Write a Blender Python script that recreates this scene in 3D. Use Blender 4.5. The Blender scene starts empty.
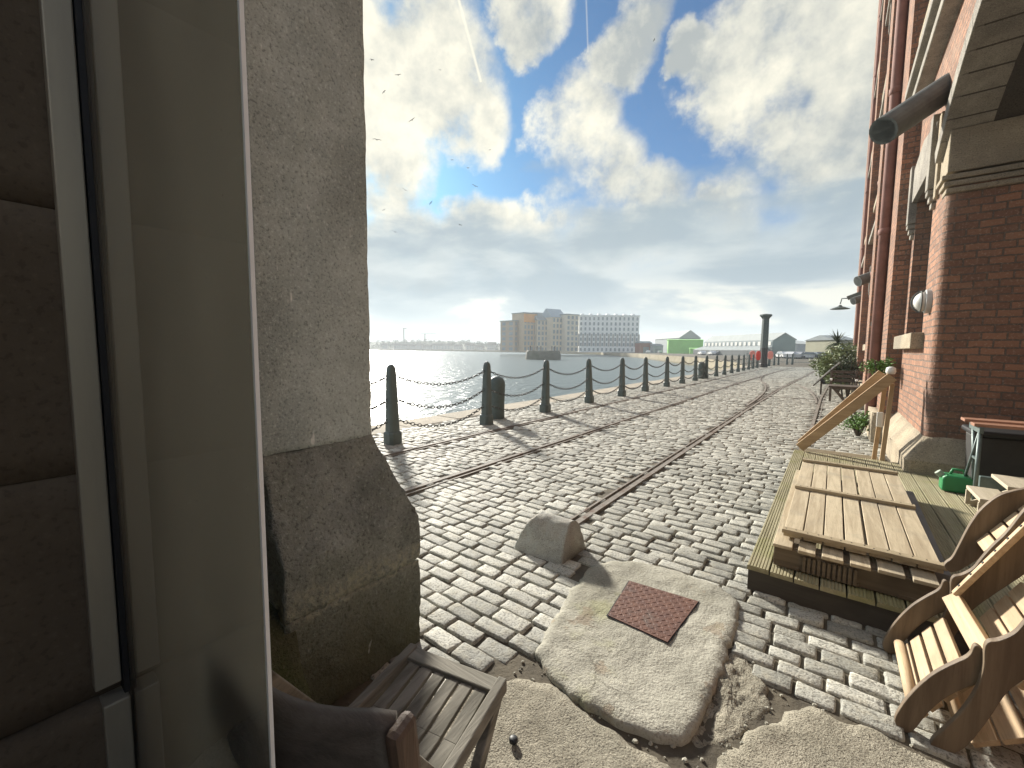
import bpy, bmesh, math, random
import numpy as np
from mathutils import Vector, Matrix, noise
R = math.radians
random.seed(7); rng = np.random.default_rng(7)
S = bpy.context.scene
COL = S.collection

# ------------------------------------------------------------------ camera
F = 420.0; EYE = 1.5
YAW = math.atan(321/F); PIT = math.atan(35/F); ROLL = R(0.5)
fwd = Vector((-math.sin(YAW)*math.cos(PIT), math.cos(YAW)*math.cos(PIT), -math.sin(PIT)))
r0 = Vector((math.cos(YAW), math.sin(YAW), 0)); u0 = r0.cross(fwd)
rgt = r0*math.cos(ROLL)+u0*math.sin(ROLL); up = u0*math.cos(ROLL)-r0*math.sin(ROLL)
EYEP = Vector((0, 0, EYE))
cd = bpy.data.cameras.new('camera'); cam = bpy.data.objects.new('camera', cd); COL.objects.link(cam)
M3 = Matrix((rgt, up, -fwd)).transposed()
cam.matrix_world = Matrix.Translation(EYEP) @ M3.to_4x4()
cd.sensor_width = 36; cd.lens = 36*F/1024; cd.clip_start = 0.02; cd.clip_end = 6000
S.camera = cam
def ray(x, y): return fwd + rgt*((x-512)/F) + up*((384-y)/F)
def at(x, y, d):                      # survey helper: the place d metres ahead in direction (x, y)
    return EYEP + ray(x, y)*d
def ground(x, y, z=0.0):
    r = ray(x, y); return EYEP + r*((z-EYE)/r.z)

# ------------------------------------------------------------------ node helpers
class V:
    """a socket with arithmetic"""
    def __init__(s, nt, sock): s.nt, s.s = nt, sock
    def _m(s, op, *o, clamp=False):
        n = s.nt.nodes.new('ShaderNodeMath'); n.operation = op; n.use_clamp = clamp
        for i, q in enumerate((s,)+o):
            if isinstance(q, V): s.nt.links.new(q.s, n.inputs[i])
            else: n.inputs[i].default_value = q
        return V(s.nt, n.outputs[0])
    def __add__(s, o): return s._m('ADD', o)
    def __sub__(s, o): return s._m('SUBTRACT', o)
    def __mul__(s, o): return s._m('MULTIPLY', o)
    def __truediv__(s, o): return s._m('DIVIDE', o)
    def mx(s, o): return s._m('MAXIMUM', o)
    def mn(s, o): return s._m('MINIMUM', o)
    def pw(s, o): return s._m('POWER', o)
    def ab(s): return s._m('ABSOLUTE')
    def gt(s, o): return s._m('GREATER_THAN', o)
    def ss(s, a, b):                  # smoothstep a..b -> 0..1
        n = s.nt.nodes.new('ShaderNodeMapRange'); n.interpolation_type = 'SMOOTHSTEP'
        s.nt.links.new(s.s, n.inputs['Value'])
        n.inputs['From Min'].default_value = a; n.inputs['From Max'].default_value = b
        return V(s.nt, n.outputs[0])
def lk(nt, a, b): nt.links.new(a.s if isinstance(a, V) else a, b)
def dotc(nt, vec, c):
    n = nt.nodes.new('ShaderNodeVectorMath'); n.operation = 'DOT_PRODUCT'
    lk(nt, vec, n.inputs[0]); n.inputs[1].default_value = c
    return V(nt, n.outputs['Value'])
def noi(nt, vec, scale, detail=4, rough=.55, dist=0, dim='3D'):
    n = nt.nodes.new('ShaderNodeTexNoise'); n.noise_dimensions = dim
    lk(nt, vec, n.inputs['Vector']); n.inputs['Scale'].default_value = scale
    n.inputs['Detail'].default_value = detail; n.inputs['Roughness'].default_value = rough
    n.inputs['Distortion'].default_value = dist
    return n
def mixc(nt, f, a, b, blend='MIX'):
    n = nt.nodes.new('ShaderNodeMix'); n.data_type = 'RGBA'; n.blend_type = blend
    for k, q in ((0, f), (6, a), (7, b)):
        if isinstance(q, V): nt.links.new(q.s, n.inputs[k])
        elif isinstance(q, (int, float)): n.inputs[k].default_value = q
        elif isinstance(q, tuple): n.inputs[k].default_value = (*q[:3], 1)
        else: nt.links.new(q, n.inputs[k])
    return V(nt, n.outputs[2])
def bump(nt, h, strength, dist=.01, nrm=None):
    n = nt.nodes.new('ShaderNodeBump'); lk(nt, h, n.inputs['Height'])
    n.inputs['Strength'].default_value = strength; n.inputs['Distance'].default_value = dist
    if nrm is not None: lk(nt, nrm, n.inputs['Normal'])
    return V(nt, n.outputs[0])
def vscale(nt, vec, s):
    n = nt.nodes.new('ShaderNodeMapping'); lk(nt, vec, n.inputs[0]); n.inputs['Scale'].default_value = s
    return V(nt, n.outputs[0])
def newmat(name):
    m = bpy.data.materials.new(name); m.use_nodes = True
    nt = m.node_tree; b = nt.nodes['Principled BSDF']
    g = nt.nodes.new('ShaderNodeNewGeometry'); t = nt.nodes.new('ShaderNodeTexCoord')
    return m, nt, b, V(nt, g.outputs['Position']), V(nt, t.outputs['Object'])
MATS = {}
def simple(name, c1, c2=None, scale=6, rough=.7, bmp=.3, bscale=None, metal=0, stretch=(1,1,1), c3=None, c3scale=1.5, c3amt=(.55,.7), obj=True, spec=.4, detail=6, bdist=.01):
    """mottled procedural surface: two tones over fine noise, a third in larger patches"""
    if name in MATS: return MATS[name]
    m, nt, b, pos, oc = newmat(name)
    vec = vscale(nt, oc if obj else pos, stretch)
    n = noi(nt, vec, scale, detail, .65)
    f = V(nt, n.outputs['Fac']).ss(.3, .7)
    c = mixc(nt, f, c1, c2 or tuple(x*.7 for x in c1))
    if c3:
        p = noi(nt, vec, c3scale, 5, .6)
        c = mixc(nt, V(nt, p.outputs['Fac']).ss(*c3amt), c, c3)
    lk(nt, c, b.inputs['Base Color'])
    b.inputs['Roughness'].default_value = rough; b.inputs['Metallic'].default_value = metal
    b.inputs['Specular IOR Level'].default_value = spec
    if bmp:
        h = noi(nt, vec, bscale or scale*4, 6, .7)
        lk(nt, bump(nt, V(nt, h.outputs['Fac']), bmp, bdist), b.inputs['Normal'])
    MATS[name] = m; return m

# ------------------------------------------------------------------ mesh helpers
class MB:
    def __init__(s): s.v = []; s.f = []
    def add(s, vs, fs):
        o = len(s.v); s.v += [tuple(q) for q in vs]; s.f += [tuple(i+o for i in f) for f in fs]; return s
    def box(s, x0, x1, y0, y1, z0, z1):
        return s.add([(x0,y0,z0),(x1,y0,z0),(x1,y1,z0),(x0,y1,z0),(x0,y0,z1),(x1,y0,z1),(x1,y1,z1),(x0,y1,z1)],
                     [(0,3,2,1),(4,5,6,7),(0,1,5,4),(1,2,6,5),(2,3,7,6),(3,0,4,7)])
    def bar(s, a, b, w, t, upv=(0,0,1)):      # box beam from a to b, w across, t along up
        a, b = Vector(a), Vector(b); d = (b-a).normalized(); u = Vector(upv)
        x = d.cross(u).normalized(); u = x.cross(d).normalized()
        vs = [p + x*(i*w/2) + u*(j*t/2) for p in (a, b) for i, j in ((-1,-1),(1,-1),(1,1),(-1,1))]
        return s.add(vs, [(0,1,2,3),(7,6,5,4),(0,4,5,1),(1,5,6,2),(2,6,7,3),(3,7,4,0)])
    def prism(s, poly, axis, a, b):           # polygon (2D) extruded along axis between a and b
        n = len(poly)
        def mk(p, t): return {'x': (t,p[0],p[1]), 'y': (p[0],t,p[1]), 'z': (p[0],p[1],t)}[axis]
        vs = [mk(p, a) for p in poly] + [mk(p, b) for p in poly]
        return s.add(vs, [tuple(range(n))[::-1], tuple(range(n, 2*n))] + [(i,(i+1)%n,(i+1)%n+n,i+n) for i in range(n)])
    def tube(s, pts, r, seg=8, caps=True):
        pts = [Vector(p) for p in pts]; rs = r if isinstance(r, (list, tuple)) else [r]*len(pts)
        vs = []; fs = []; prev = None
        for i, p in enumerate(pts):
            d = (pts[min(i+1, len(pts)-1)] - pts[max(i-1, 0)]).normalized()
            if prev is None:
                x = d.cross(Vector((0,0,1)))
                if x.length < .05: x = d.cross(Vector((0,1,0)))
            else: x = prev - d*prev.dot(d)
            x.normalize(); prev = x; y = d.cross(x)
            vs += [p + (x*math.cos(k*2*math.pi/seg) + y*math.sin(k*2*math.pi/seg))*rs[i] for k in range(seg)]
        for i in range(len(pts)-1):
            for k in range(seg):
                fs.append((i*seg+k, i*seg+(k+1)%seg, (i+1)*seg+(k+1)%seg, (i+1)*seg+k))
        if caps: fs += [tuple(range(seg))[::-1], tuple(range((len(pts)-1)*seg, len(pts)*seg))]
        return s.add(vs, fs)
    def lathe(s, prof, seg=16, c=(0,0,0), rot=0):
        vs = [(c[0]+r*math.cos(rot+k*2*math.pi/seg), c[1]+r*math.sin(rot+k*2*math.pi/seg), c[2]+z) for r, z in prof for k in range(seg)]
        n = len(prof); fs = [(i*seg+k, i*seg+(k+1)%seg, (i+1)*seg+(k+1)%seg, (i+1)*seg+k) for i in range(n-1) for k in range(seg)]
        fs += [tuple(range(seg))[::-1], tuple(range((n-1)*seg, n*seg))]
        return s.add(vs, fs)
    def build(s, name, m, parent=None, smooth=False, bevel=0, off=None):
        me = bpy.data.meshes.new(name)
        o = bpy.data.objects.new(name, me); COL.objects.link(o)
        d = Vector((0,0,0)); q = parent
        while q is not None: d += q.location; q = q.parent
        if off is not None: o.location = Vector(off)-d; d = Vector(off)
        a = [(x-d.x, y-d.y, z-d.z) for x, y, z in s.v]
        me.from_pydata(a, [], s.f); me.materials.append(m)
        if parent is not None: o.parent = parent
        if smooth: me.polygons.foreach_set('use_smooth', [True]*len(me.polygons))
        if bevel:
            b = o.modifiers.new('bevel', 'BEVEL'); b.width = bevel; b.segments = 2; b.limit_method = 'ANGLE'; b.angle_limit = R(40)
        me.update(); return o
def recalc(o):
    bm = bmesh.new(); bm.from_mesh(o.data); bmesh.ops.recalc_face_normals(bm, faces=bm.faces); bm.to_mesh(o.data); bm.free(); return o
def tag(o, label=None, cat=None, group=None, kind=None):
    for k, q in (('label', label), ('category', cat), ('group', group), ('kind', kind)):
        if q: o[k] = q
    return o
def thing(name, loc, label, cat, group=None):
    o = bpy.data.objects.new(name, None); o.location = loc; o.empty_display_size = .1; COL.objects.link(o)
    return tag(o, label, cat, group)
def kids(o): return [c for c in bpy.data.objects if c.parent is o]
def copy_tree(o, loc=None, parent=None):
    c = o.copy(); COL.objects.link(c)
    if parent is not None: c.parent = parent
    if loc is not None: c.location = loc
    for ch in kids(o): copy_tree(ch, None, c)
    return c
def rough(o, cuts, amp, scale, seed=0, chip=0):
    """split the faces of a block and push its points about with noise: worn stone"""
    bm = bmesh.new(); bm.from_mesh(o.data)
    bmesh.ops.recalc_face_normals(bm, faces=bm.faces)
    L = cuts
    for _ in range(9):
        es = [e for e in bm.edges if e.calc_length() > L]
        if not es: break
        bmesh.ops.subdivide_edges(bm, edges=es, cuts=1, use_grid_fill=True)
    bm.normal_update(); w = o.location
    q = o.parent
    for v in bm.verts:
        p = v.co*scale + Vector((seed*7.3, seed*3.1, seed))
        d = noise.fractal(p, .9, 2.0, 5)*amp
        if chip: d -= chip*max(0, noise.noise(v.co*scale*2.3+Vector((9,seed,4)))-.25)
        v.co += v.normal*d
    bmesh.ops.triangulate(bm, faces=[f for f in bm.faces if len(f.verts) > 4])
    bm.to_mesh(o.data); bm.free(); o.data.polygons.foreach_set('use_smooth', [True]*len(o.data.polygons)); return o

# ------------------------------------------------------------------ light and sky
SAZ, SEL = -58.0, 23.0                 # sun: degrees clockwise from +Y, elevation
sdir = Vector((math.sin(R(SAZ))*math.cos(R(SEL)), math.cos(R(SAZ))*math.cos(R(SEL)), math.sin(R(SEL))))
sl = bpy.data.lights.new('sun', 'SUN'); so = bpy.data.objects.new('sun', sl); COL.objects.link(so)
sl.energy = 4.9; sl.angle = R(4.5); sl.color = (1, .95, .85)
so.rotation_euler = sdir.to_track_quat('Z', 'Y').to_euler()
W = bpy.data.worlds.new('World'); S.world = W; W.use_nodes = True
def build_world():
    nt = W.node_tree; bg = nt.nodes['Background']
    sky = nt.nodes.new('ShaderNodeTexSky'); sky.sky_type = 'NISHITA'; sky.sun_disc = False
    sky.sun_elevation = R(SEL); sky.sun_rotation = R(SAZ); sky.air_density = 1.0; sky.dust_density = .6; sky.ozone_density = 2.0
    tc = nt.nodes.new('ShaderNodeTexCoord'); d = V(nt, tc.outputs['Generated'])
    sx = nt.nodes.new('ShaderNodeSeparateXYZ'); lk(nt, d, sx.inputs[0]); dz = V(nt, sx.outputs['Z'])
    # wavy copy of the direction so that cloud edges billow
    n1 = noi(nt, d, 4.5, 8, .62); n2 = noi(nt, d, 13, 6, .6)
    def vm(op, a, b):
        n = nt.nodes.new('ShaderNodeVectorMath'); n.operation = op
        for i, q in enumerate((a, b)):
            if isinstance(q, (tuple, Vector)): n.inputs[i].default_value = tuple(q)
            else: lk(nt, q, n.inputs[i])
        return V(nt, n.outputs[0])
    w1 = vm('MULTIPLY', vm('SUBTRACT', V(nt, n1.outputs['Color']), (.5,.5,.5)), (.16,.16,.14))
    dd = vm('NORMALIZE', vm('ADD', d, w1), (0,0,0))
    # cumulus: (x, y, radius) as seen from the quay, in degrees of sky
    blobs = [(425,70,10),(455,112,7.5),(385,165,8),(405,250,8),(572,128,7.5),(560,165,5),(598,172,7.5),(556,206,6),(622,52,5),(640,20,4.5),(648,212,7),(480,240,7),
             (800,70,12),(850,40,14),(752,82,7.5),(820,135,9),(712,225,7),(528,3,5.5),(697,52,3.2),(300,60,16),(180,150,18),(960,80,16),(520,245,7),(600,235,7)]
    m = None
    for x, y, r in blobs:
        c = ray(x, y).normalized()
        q = dotc(nt, dd, c).ss(math.cos(R(r*1.25)), math.cos(R(r*.2)))
        m = q if m is None else m.mx(q)
    # the rest of the sky behind and above the viewer: broken cloud
    n3 = noi(nt, d, 2.2, 7, .6)
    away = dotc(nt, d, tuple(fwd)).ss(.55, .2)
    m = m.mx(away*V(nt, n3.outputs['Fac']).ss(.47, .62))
    fine = (V(nt, n1.outputs['Fac'])-.5)*1.5 + (V(nt, n2.outputs['Fac'])-.5)*.55
    m = (m*1.05 + fine)
    # low grey bank with ragged top and bright slits near the horizon
    flat = vscale(nt, d, (1.6, 1.6, 5.0)); n4 = noi(nt, flat, 2.4, 7, .52, .3)
    low = (dz + (V(nt, n4.outputs['Fac'])-.5)*.34 + (V(nt, n1.outputs['Fac'])-.5)*.16).ss(.335, .225)*.96
    slit = V(nt, n4.outputs['Fac']).ss(.53, .62)*dz.ss(.02,.06)*dz.ss(.17,.10)*.75
    hz = dz.ss(.075, .0)
    # colours: sunlit cream, grey undersides
    sh = noi(nt, vm('ADD', d, tuple(sdir*-.05)), 4.5, 8, .62)
    lit = ((V(nt, n1.outputs['Fac'])-V(nt, sh.outputs['Fac']))*3.8+.46+(V(nt, n2.outputs['Fac'])-.5)*.5)
    core = m.ss(.8, 1.35)
    gl = dotc(nt, d, tuple(sdir)).ss(.80, 1.0)
    lit = (lit - core*.34 + gl*.35)._m('MULTIPLY', 1.0, clamp=True)
    cum = mixc(nt, lit, CL_SH, CL_LIT)
    cum = mixc(nt, away, cum, (12.5,12.3,11.6))      # unseen clouds behind the viewer, brightened to fill the shade
    bank = mixc(nt, V(nt, n4.outputs['Fac']).ss(.38, .66), BK_LO, BK_HI)
    bank = mixc(nt, slit, bank, CL_LIT)
    skyc = mixc(nt, 1.0, V(nt, sky.outputs[0]), SKYTINT, 'MULTIPLY')
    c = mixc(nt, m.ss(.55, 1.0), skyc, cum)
    # contrails
    for a, b, wd, st in (((456,-10),(481,82),.0035,.75),((586,-6),(588,52),.0022,.25)):
        A, B = ray(*a).normalized(), ray(*b).normalized(); n = A.cross(B).normalized(); mid = (A+B).normalized()
        t = dotc(nt, d, tuple(n)).ab().ss(wd, wd*.2)*dotc(nt, d, tuple(mid)).gt(mid.dot(A))*st
        c = mixc(nt, t, c, CL_LIT)
    c = mixc(nt, low, c, bank)
    c = mixc(nt, hz*.65, c, HZ)
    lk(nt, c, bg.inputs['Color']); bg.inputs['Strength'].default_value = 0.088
CL_SH = (2.25, 2.45, 2.45); CL_LIT = (5.7, 5.4, 4.4); BK_LO = (1.75, 2.25, 2.6); BK_HI = (3.3, 3.65, 3.7); HZ = (2.7, 3.8, 4.4); SKYTINT = (.15, .36, .53)
build_world()

# ------------------------------------------------------------------ materials
def stone_mat(name, c1, c2, c3, moss=None, mossz=(1,0), scale=3, bmp=.5, pits=.6):
    m, nt, b, pos, oc = newmat(name)
    n = noi(nt, pos, scale, 8, .7); sp = noi(nt, pos, scale*28, 3, .6); big = noi(nt, pos, scale*.35, 5, .6)
    c = mixc(nt, V(nt, n.outputs['Fac']).ss(.35,.65), c1, c2)
    c = mixc(nt, V(nt, big.outputs['Fac']).ss(.45,.7), c, c3)
    c = mixc(nt, V(nt, sp.outputs['Fac']).ss(.56,.70)*pits*.8, c, tuple(min(1,x*1.45) for x in c1))
    c = mixc(nt, V(nt, sp.outputs['Fac']).ss(.46,.32)*pits, c, tuple(x*.3 for x in c2))
    if moss:
        sx = nt.nodes.new('ShaderNodeSeparateXYZ'); lk(nt, pos, sx.inputs[0])
        k = (V(nt, sx.outputs['Z']) + (V(nt, n.outputs['Fac'])-.5)*.9).ss(*mossz)
        c = mixc(nt, k*.85, c, moss)
    lk(nt, c, b.inputs['Base Color']); b.inputs['Roughness'].default_value = .88; b.inputs['Specular IOR Level'].default_value = .25
    md = noi(nt, pos, scale*7, 5, .7)
    c_ = V(nt, md.outputs['Fac'])
    h = V(nt, n.outputs['Fac']) + c_*.5 + V(nt, sp.outputs['Fac'])*.3
    lk(nt, bump(nt, h, min(1,bmp*1.4), .03), b.inputs['Normal']); MATS[name] = m; return m
def brick_mat():
    m, nt, b, pos, oc = newmat('brick')
    sx = nt.nodes.new('ShaderNodeSeparateXYZ'); lk(nt, pos, sx.inputs[0])
    cx = nt.nodes.new('ShaderNodeCombineXYZ')
    wob = noi(nt, pos, 2.3, 4, .6); wob2 = noi(nt, pos, 18, 3, .6)
    lk(nt, V(nt, sx.outputs['X']) + V(nt, sx.outputs['Y']) + (V(nt, wob.outputs['Fac'])-.5)*.02, cx.inputs[0])
    lk(nt, V(nt, sx.outputs['Z']) + (V(nt, wob.outputs['Fac'])-.5)*.045 + (V(nt, wob2.outputs['Fac'])-.5)*.014, cx.inputs[1])
    t = nt.nodes.new('ShaderNodeTexBrick'); lk(nt, cx.outputs[0], t.inputs['Vector'])
    t.inputs['Scale'].default_value = 1; t.inputs['Brick Width'].default_value = .185; t.inputs['Row Height'].default_value = .078
    t.inputs['Mortar Size'].default_value = .008; t.inputs['Mortar Smooth'].default_value = .25; t.inputs['Bias'].default_value = -.1
    t.inputs['Color1'].default_value = (.34,.175,.108,1); t.inputs['Color2'].default_value = (.20,.11,.075,1); t.inputs['Mortar'].default_value = (.15,.12,.098,1)
    n = noi(nt, pos, 1.3, 7, .65); fn = noi(nt, pos, 40, 4, .7)
    c = mixc(nt, V(nt, n.outputs['Fac']).ss(.45,.72)*.6, V(nt, t.outputs['Color']), (.13,.095,.08))
    c = mixc(nt, V(nt, fn.outputs['Fac']).ss(.5,.72)*.6, c, (.46,.33,.25))
    bigp = noi(nt, pos, .7, 6, .7); c = mixc(nt, V(nt, bigp.outputs['Fac']).ss(.55,.72)*.45, c, (.36,.26,.19)); c = mixc(nt, V(nt, bigp.outputs['Fac']).ss(.46,.30)*.75, c, (.085,.062,.05))
    lk(nt, c, b.inputs['Base Color']); b.inputs['Roughness'].default_value = .85; b.inputs['Specular IOR Level'].default_value = .25
    h = V(nt, fn.outputs['Fac'])*.5 - V(nt, t.outputs['Fac'])*1.0 + V(nt, wob2.outputs['Fac'])*.4
    lk(nt, bump(nt, h, 1.0, .02), b.inputs['Normal']); MATS['brick'] = m; return m
BRICK = brick_mat()
PALE = stone_mat('pier_stone', (.52,.58,.555), (.40,.45,.43), (.32,.36,.34), scale=3.4, bmp=.3, pits=.55)
def drips(m, col, zb=None):
    nt = m.node_tree; b = nt.nodes['Principled BSDF']; old = b.inputs['Base Color'].links[0].from_socket
    pos = V(nt, nt.nodes.new('ShaderNodeNewGeometry').outputs['Position'])
    d = V(nt, noi(nt, vscale(nt, pos, (1,1,.22)), 26, 3, .6).outputs['Fac']).ss(.66,.72)*V(nt, noi(nt, pos, 3, 3, .5).outputs['Fac']).ss(.42,.6)
    c = mixc(nt, d*.8, old, col)
    if zb:
        sx = nt.nodes.new('ShaderNodeSeparateXYZ'); lk(nt, pos, sx.inputs[0])
        z = V(nt, sx.outputs['Z']) + (V(nt, noi(nt, pos, 9, 5, .65).outputs['Fac'])-.5)*.16
        k = (z-zb).ab().ss(.075,.03)*V(nt, noi(nt, pos, 30, 4, .7).outputs['Fac']).ss(.4,.6); c = mixc(nt, k*.8, c, (.36,.36,.27))
    lk(nt, c, b.inputs['Base Color'])
drips(PALE, (.82,.84,.80))
DARKS = stone_mat('plinth_stone', (.33,.35,.315), (.18,.195,.175), (.22,.235,.19), moss=(.085,.085,.045), mossz=(.6,.1), scale=2.6, bmp=.7)
drips(DARKS, (.42,.43,.39), .47)
WALLS = stone_mat('wall_stone', (.15,.112,.075), (.122,.09,.06), (.115,.09,.063), scale=1.6, bmp=.12, pits=.3)
MOSS = stone_mat('mossy_stone', (.14,.13,.09), (.09,.09,.05), (.085,.10,.03), moss=(.10,.12,.025), mossz=(.3,.0), scale=4, bmp=.7)
SANDS = stone_mat('sandstone', (.42,.35,.25), (.30,.25,.18), (.25,.22,.17), scale=3, bmp=.5)
GREYS = stone_mat('dressed_stone', (.34,.31,.26), (.24,.22,.19), (.20,.18,.155), scale=4, bmp=.4)
GRAN = stone_mat('granite', (.46,.455,.41), (.33,.325,.295), (.36,.31,.25), scale=5, bmp=.45)
COPE = stone_mat('coping_stone', (.42,.37,.29), (.33,.29,.23), (.28,.26,.21), scale=2, bmp=.3)
CONC = stone_mat('old_concrete', (.425,.405,.335), (.29,.275,.225), (.24,.225,.17), scale=3.0, bmp=.35, pits=.4)
def cracked(m):
    nt = m.node_tree; b = nt.nodes['Principled BSDF']; old = b.inputs['Base Color'].links[0].from_socket
    pos = V(nt, nt.nodes.new('ShaderNodeNewGeometry').outputs['Position'])
    w = noi(nt, pos, 5, 5, .6); vm = nt.nodes.new('ShaderNodeVectorMath'); vm.operation = 'ADD'; lk(nt, pos, vm.inputs[0])
    sc = nt.nodes.new('ShaderNodeVectorMath'); sc.operation = 'SCALE'; sc.inputs[3].default_value = .22; lk(nt, w.outputs['Color'], sc.inputs[0]); lk(nt, sc.outputs[0], vm.inputs[1])
    v = nt.nodes.new('ShaderNodeTexVoronoi'); v.feature = 'DISTANCE_TO_EDGE'; v.inputs['Scale'].default_value = 2.1; lk(nt, vm.outputs[0], v.inputs['Vector'])
    k = V(nt, v.outputs['Distance']).ss(.016, .004)*noi_(nt, pos, 2.0).ss(.48, .56)
    pt = noi_(nt, pos, 4.2).ss(.60, .64); lf = noi_(nt, pos, 1.7).ss(.56, .68)
    c = mixc(nt, pt*.6, old, (.27,.21,.15)); c = mixc(nt, lf*.5, c, (.34,.335,.17)); c = mixc(nt, k*.55, c, (.12,.11,.085))
    lk(nt, c, b.inputs['Base Color'])
def noi_(nt, pos, sc): return V(nt, noi(nt, pos, sc, 6, .6).outputs['Fac'])
cracked(CONC)
CONC2 = stone_mat('pebbly_concrete', (.43,.39,.305), (.255,.23,.175), (.33,.305,.24), scale=5, bmp=.9, pits=.85)
def sett_mat():
    m, nt, b, pos, oc = newmat('setts')
    a = nt.nodes.new('ShaderNodeAttribute'); a.attribute_name = 'tone'; tone = V(nt, a.outputs['Fac'])
    n = noi(nt, pos, 14, 7, .75); sp = noi(nt, pos, 85, 4, .65); big = noi(nt, pos, .45, 5, .6)
    c = mixc(nt, tone, (.26,.255,.22), (.56,.545,.475))
    c = mixc(nt, V(nt, n.outputs['Fac']).ss(.45,.68)*.6, c, (.44,.405,.315))
    c = mixc(nt, V(nt, n.outputs['Fac']).ss(.47,.36)*.7, c, (.20,.195,.17))
    c = mixc(nt, V(nt, sp.outputs['Fac']).ss(.5,.36)*.75, c, (.11,.105,.09))
    c = mixc(nt, V(nt, big.outputs['Fac']).ss(.52,.72)*.4, c, (.21,.20,.175))
    lk(nt, c, b.inputs['Base Color'])
    lk(nt, V(nt, n.outputs['Fac']).ss(.3,.7)*.2+.6, b.inputs['Roughness']); b.inputs['Specular IOR Level'].default_value = .3
    h = V(nt, n.outputs['Fac'])*.6 + V(nt, sp.outputs['Fac'])*.45
    lk(nt, bump(nt, h, .9, .014), b.inputs['Normal']); return m
SETT = sett_mat()
DIRT = simple('earth', (.13,.11,.078), (.065,.055,.04), 5, .95, .8, 30, c3=(.13,.11,.075), c3scale=.8, obj=False)
def wood(name, c1, c2, axis='y', rough=.7, c3=None, knots=True):
    m, nt, b, pos, oc = newmat(name)
    s = {'x': (.6,9,9), 'y': (9,.6,9), 'z': (9,9,.6)}[axis]
    vec = vscale(nt, oc, s); n = noi(nt, vec, 2.2, 6, .65, .6); fine = noi(nt, vscale(nt, oc, tuple(q*6 for q in s)), 3, 3, .6); big = noi(nt, oc, 3.1, 4, .6)
    c = mixc(nt, V(nt, n.outputs['Fac']).ss(.32,.68), c1, c2)
    c = mixc(nt, V(nt, fine.outputs['Fac']).ss(.55,.75)*.4, c, tuple(q*.6 for q in c2))
    c = mixc(nt, V(nt, big.outputs['Fac']).ss(.5,.72)*.6, c, c3 or tuple(q*.75 for q in c2))
    lk(nt, c, b.inputs['Base Color']); b.inputs['Roughness'].default_value = rough; b.inputs['Specular IOR Level'].default_value = .35
    lk(nt, bump(nt, V(nt, n.outputs['Fac'])+V(nt, fine.outputs['Fac'])*.6, .35, .006), b.inputs['Normal']); MATS[name] = m; return m
PINE_Y = wood('pine_boards', (.53,.44,.30), (.36,.285,.185), 'y', .8, c3=(.30,.265,.20)); PINE_X = wood('pine_battens', (.42,.34,.22), (.30,.235,.145), 'x'); PINE_B = wood('shaded_pallet_blocks', (.17,.13,.085), (.11,.082,.052), 'x')  # block wood darkened to carry the shade of the pallet front
PINE_D = wood('pine_rail', (.44,.30,.165), (.34,.22,.115), 'x')
DECK = wood('deck_timber', (.36,.32,.20), (.25,.22,.13), 'y', .8, c3=(.23,.225,.08)); DECK_X = wood('deck_timber_across', (.32,.27,.18), (.23,.19,.125), 'x', .8)
DECK_D = wood('shaded_fascia_timber', (.07,.058,.045), (.045,.038,.03), 'x', .8)  # fascia: deck timber with the front's shade put into its colour
TEAK = wood('teak', (.54,.40,.25), (.38,.265,.155), 'y', .65, c3=(.30,.23,.15)); TEAK_S = wood('shaded_teak_sides', (.19,.14,.092), (.11,.078,.05), 'z', .6)  # side boards: teak darkened for the shade on their near faces
GREYW = wood('weathered_wood', (.27,.25,.205), (.125,.115,.09), 'y', .85, c3=(.20,.185,.155)); GREYW_X = wood('weathered_wood_across', (.29,.27,.225), (.15,.14,.11), 'x', .85, c3=(.11,.10,.08))
IRON = simple('painted_iron', (.10,.125,.118), (.075,.095,.09), 9, .55, .35, 40, c3=(.08,.085,.075), c3scale=3, c3amt=(.62,.75))
IRONW = simple('bollard_iron', (.105,.13,.122), (.078,.098,.092), 7, .5, .4, 35, c3=(.30,.32,.29), c3scale=6, c3amt=(.70,.76), stretch=(1,1,.45))
CHAINM = simple('chain_steel', (.10,.095,.085), (.06,.055,.05), 30, .5, .2, metal=.6)
RAILM = simple('rail_steel', (.23,.205,.175), (.15,.125,.10), 14, .75, .3, metal=0, c3=(.11,.06,.035), c3scale=5)
RUST = simple('rusty_plate', (.155,.075,.05), (.105,.05,.038), 16, .65, .3, 60, c3=(.12,.085,.07), c3scale=4, spec=.3)
STEEL = simple('grey_steel', (.30,.31,.31), (.24,.25,.25), 8, .42, .1, metal=.55); ALU = simple('brushed_channel', (.42,.37,.28), (.34,.30,.23), 5, .45, .06, metal=.3, stretch=(1,1,.15))
RUBBER = simple('black_gasket', (.02,.02,.021), (.014,.014,.015), 10, .6, .1)
GREYP = simple('grey_paint', (.14,.15,.14), (.10,.108,.102), 5, .8, .25, 25)
GREENP = simple('green_plastic', (.035,.24,.085), (.03,.19,.07), 5, .4, .05); WHITEP = simple('white_paint', (.72,.71,.67), (.6,.59,.55), 6, .5, .1)
BLACKP = simple('black_plastic', (.025,.026,.027), (.018,.018,.019), 9, .5, .1); WBGREEN = simple('workbench_steel', (.16,.20,.19), (.10,.135,.13), 8, .45, .15, metal=.2)
REDP = simple('red_plastic', (.62,.075,.055), (.52,.06,.045), 5, .45, 0); PINKP = simple('faded_red_plastic', (.75,.30,.24), (.68,.22,.18), 5, .5, 0)
REDPIPE = simple('red_pipe_paint', (.25,.125,.10), (.18,.09,.07), 4, .8, .3, 30)
WGLASS = simple('dark_window_glass', (.02,.025,.03), (.014,.018,.022), 2, .08, .03, spec=.6)
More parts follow.
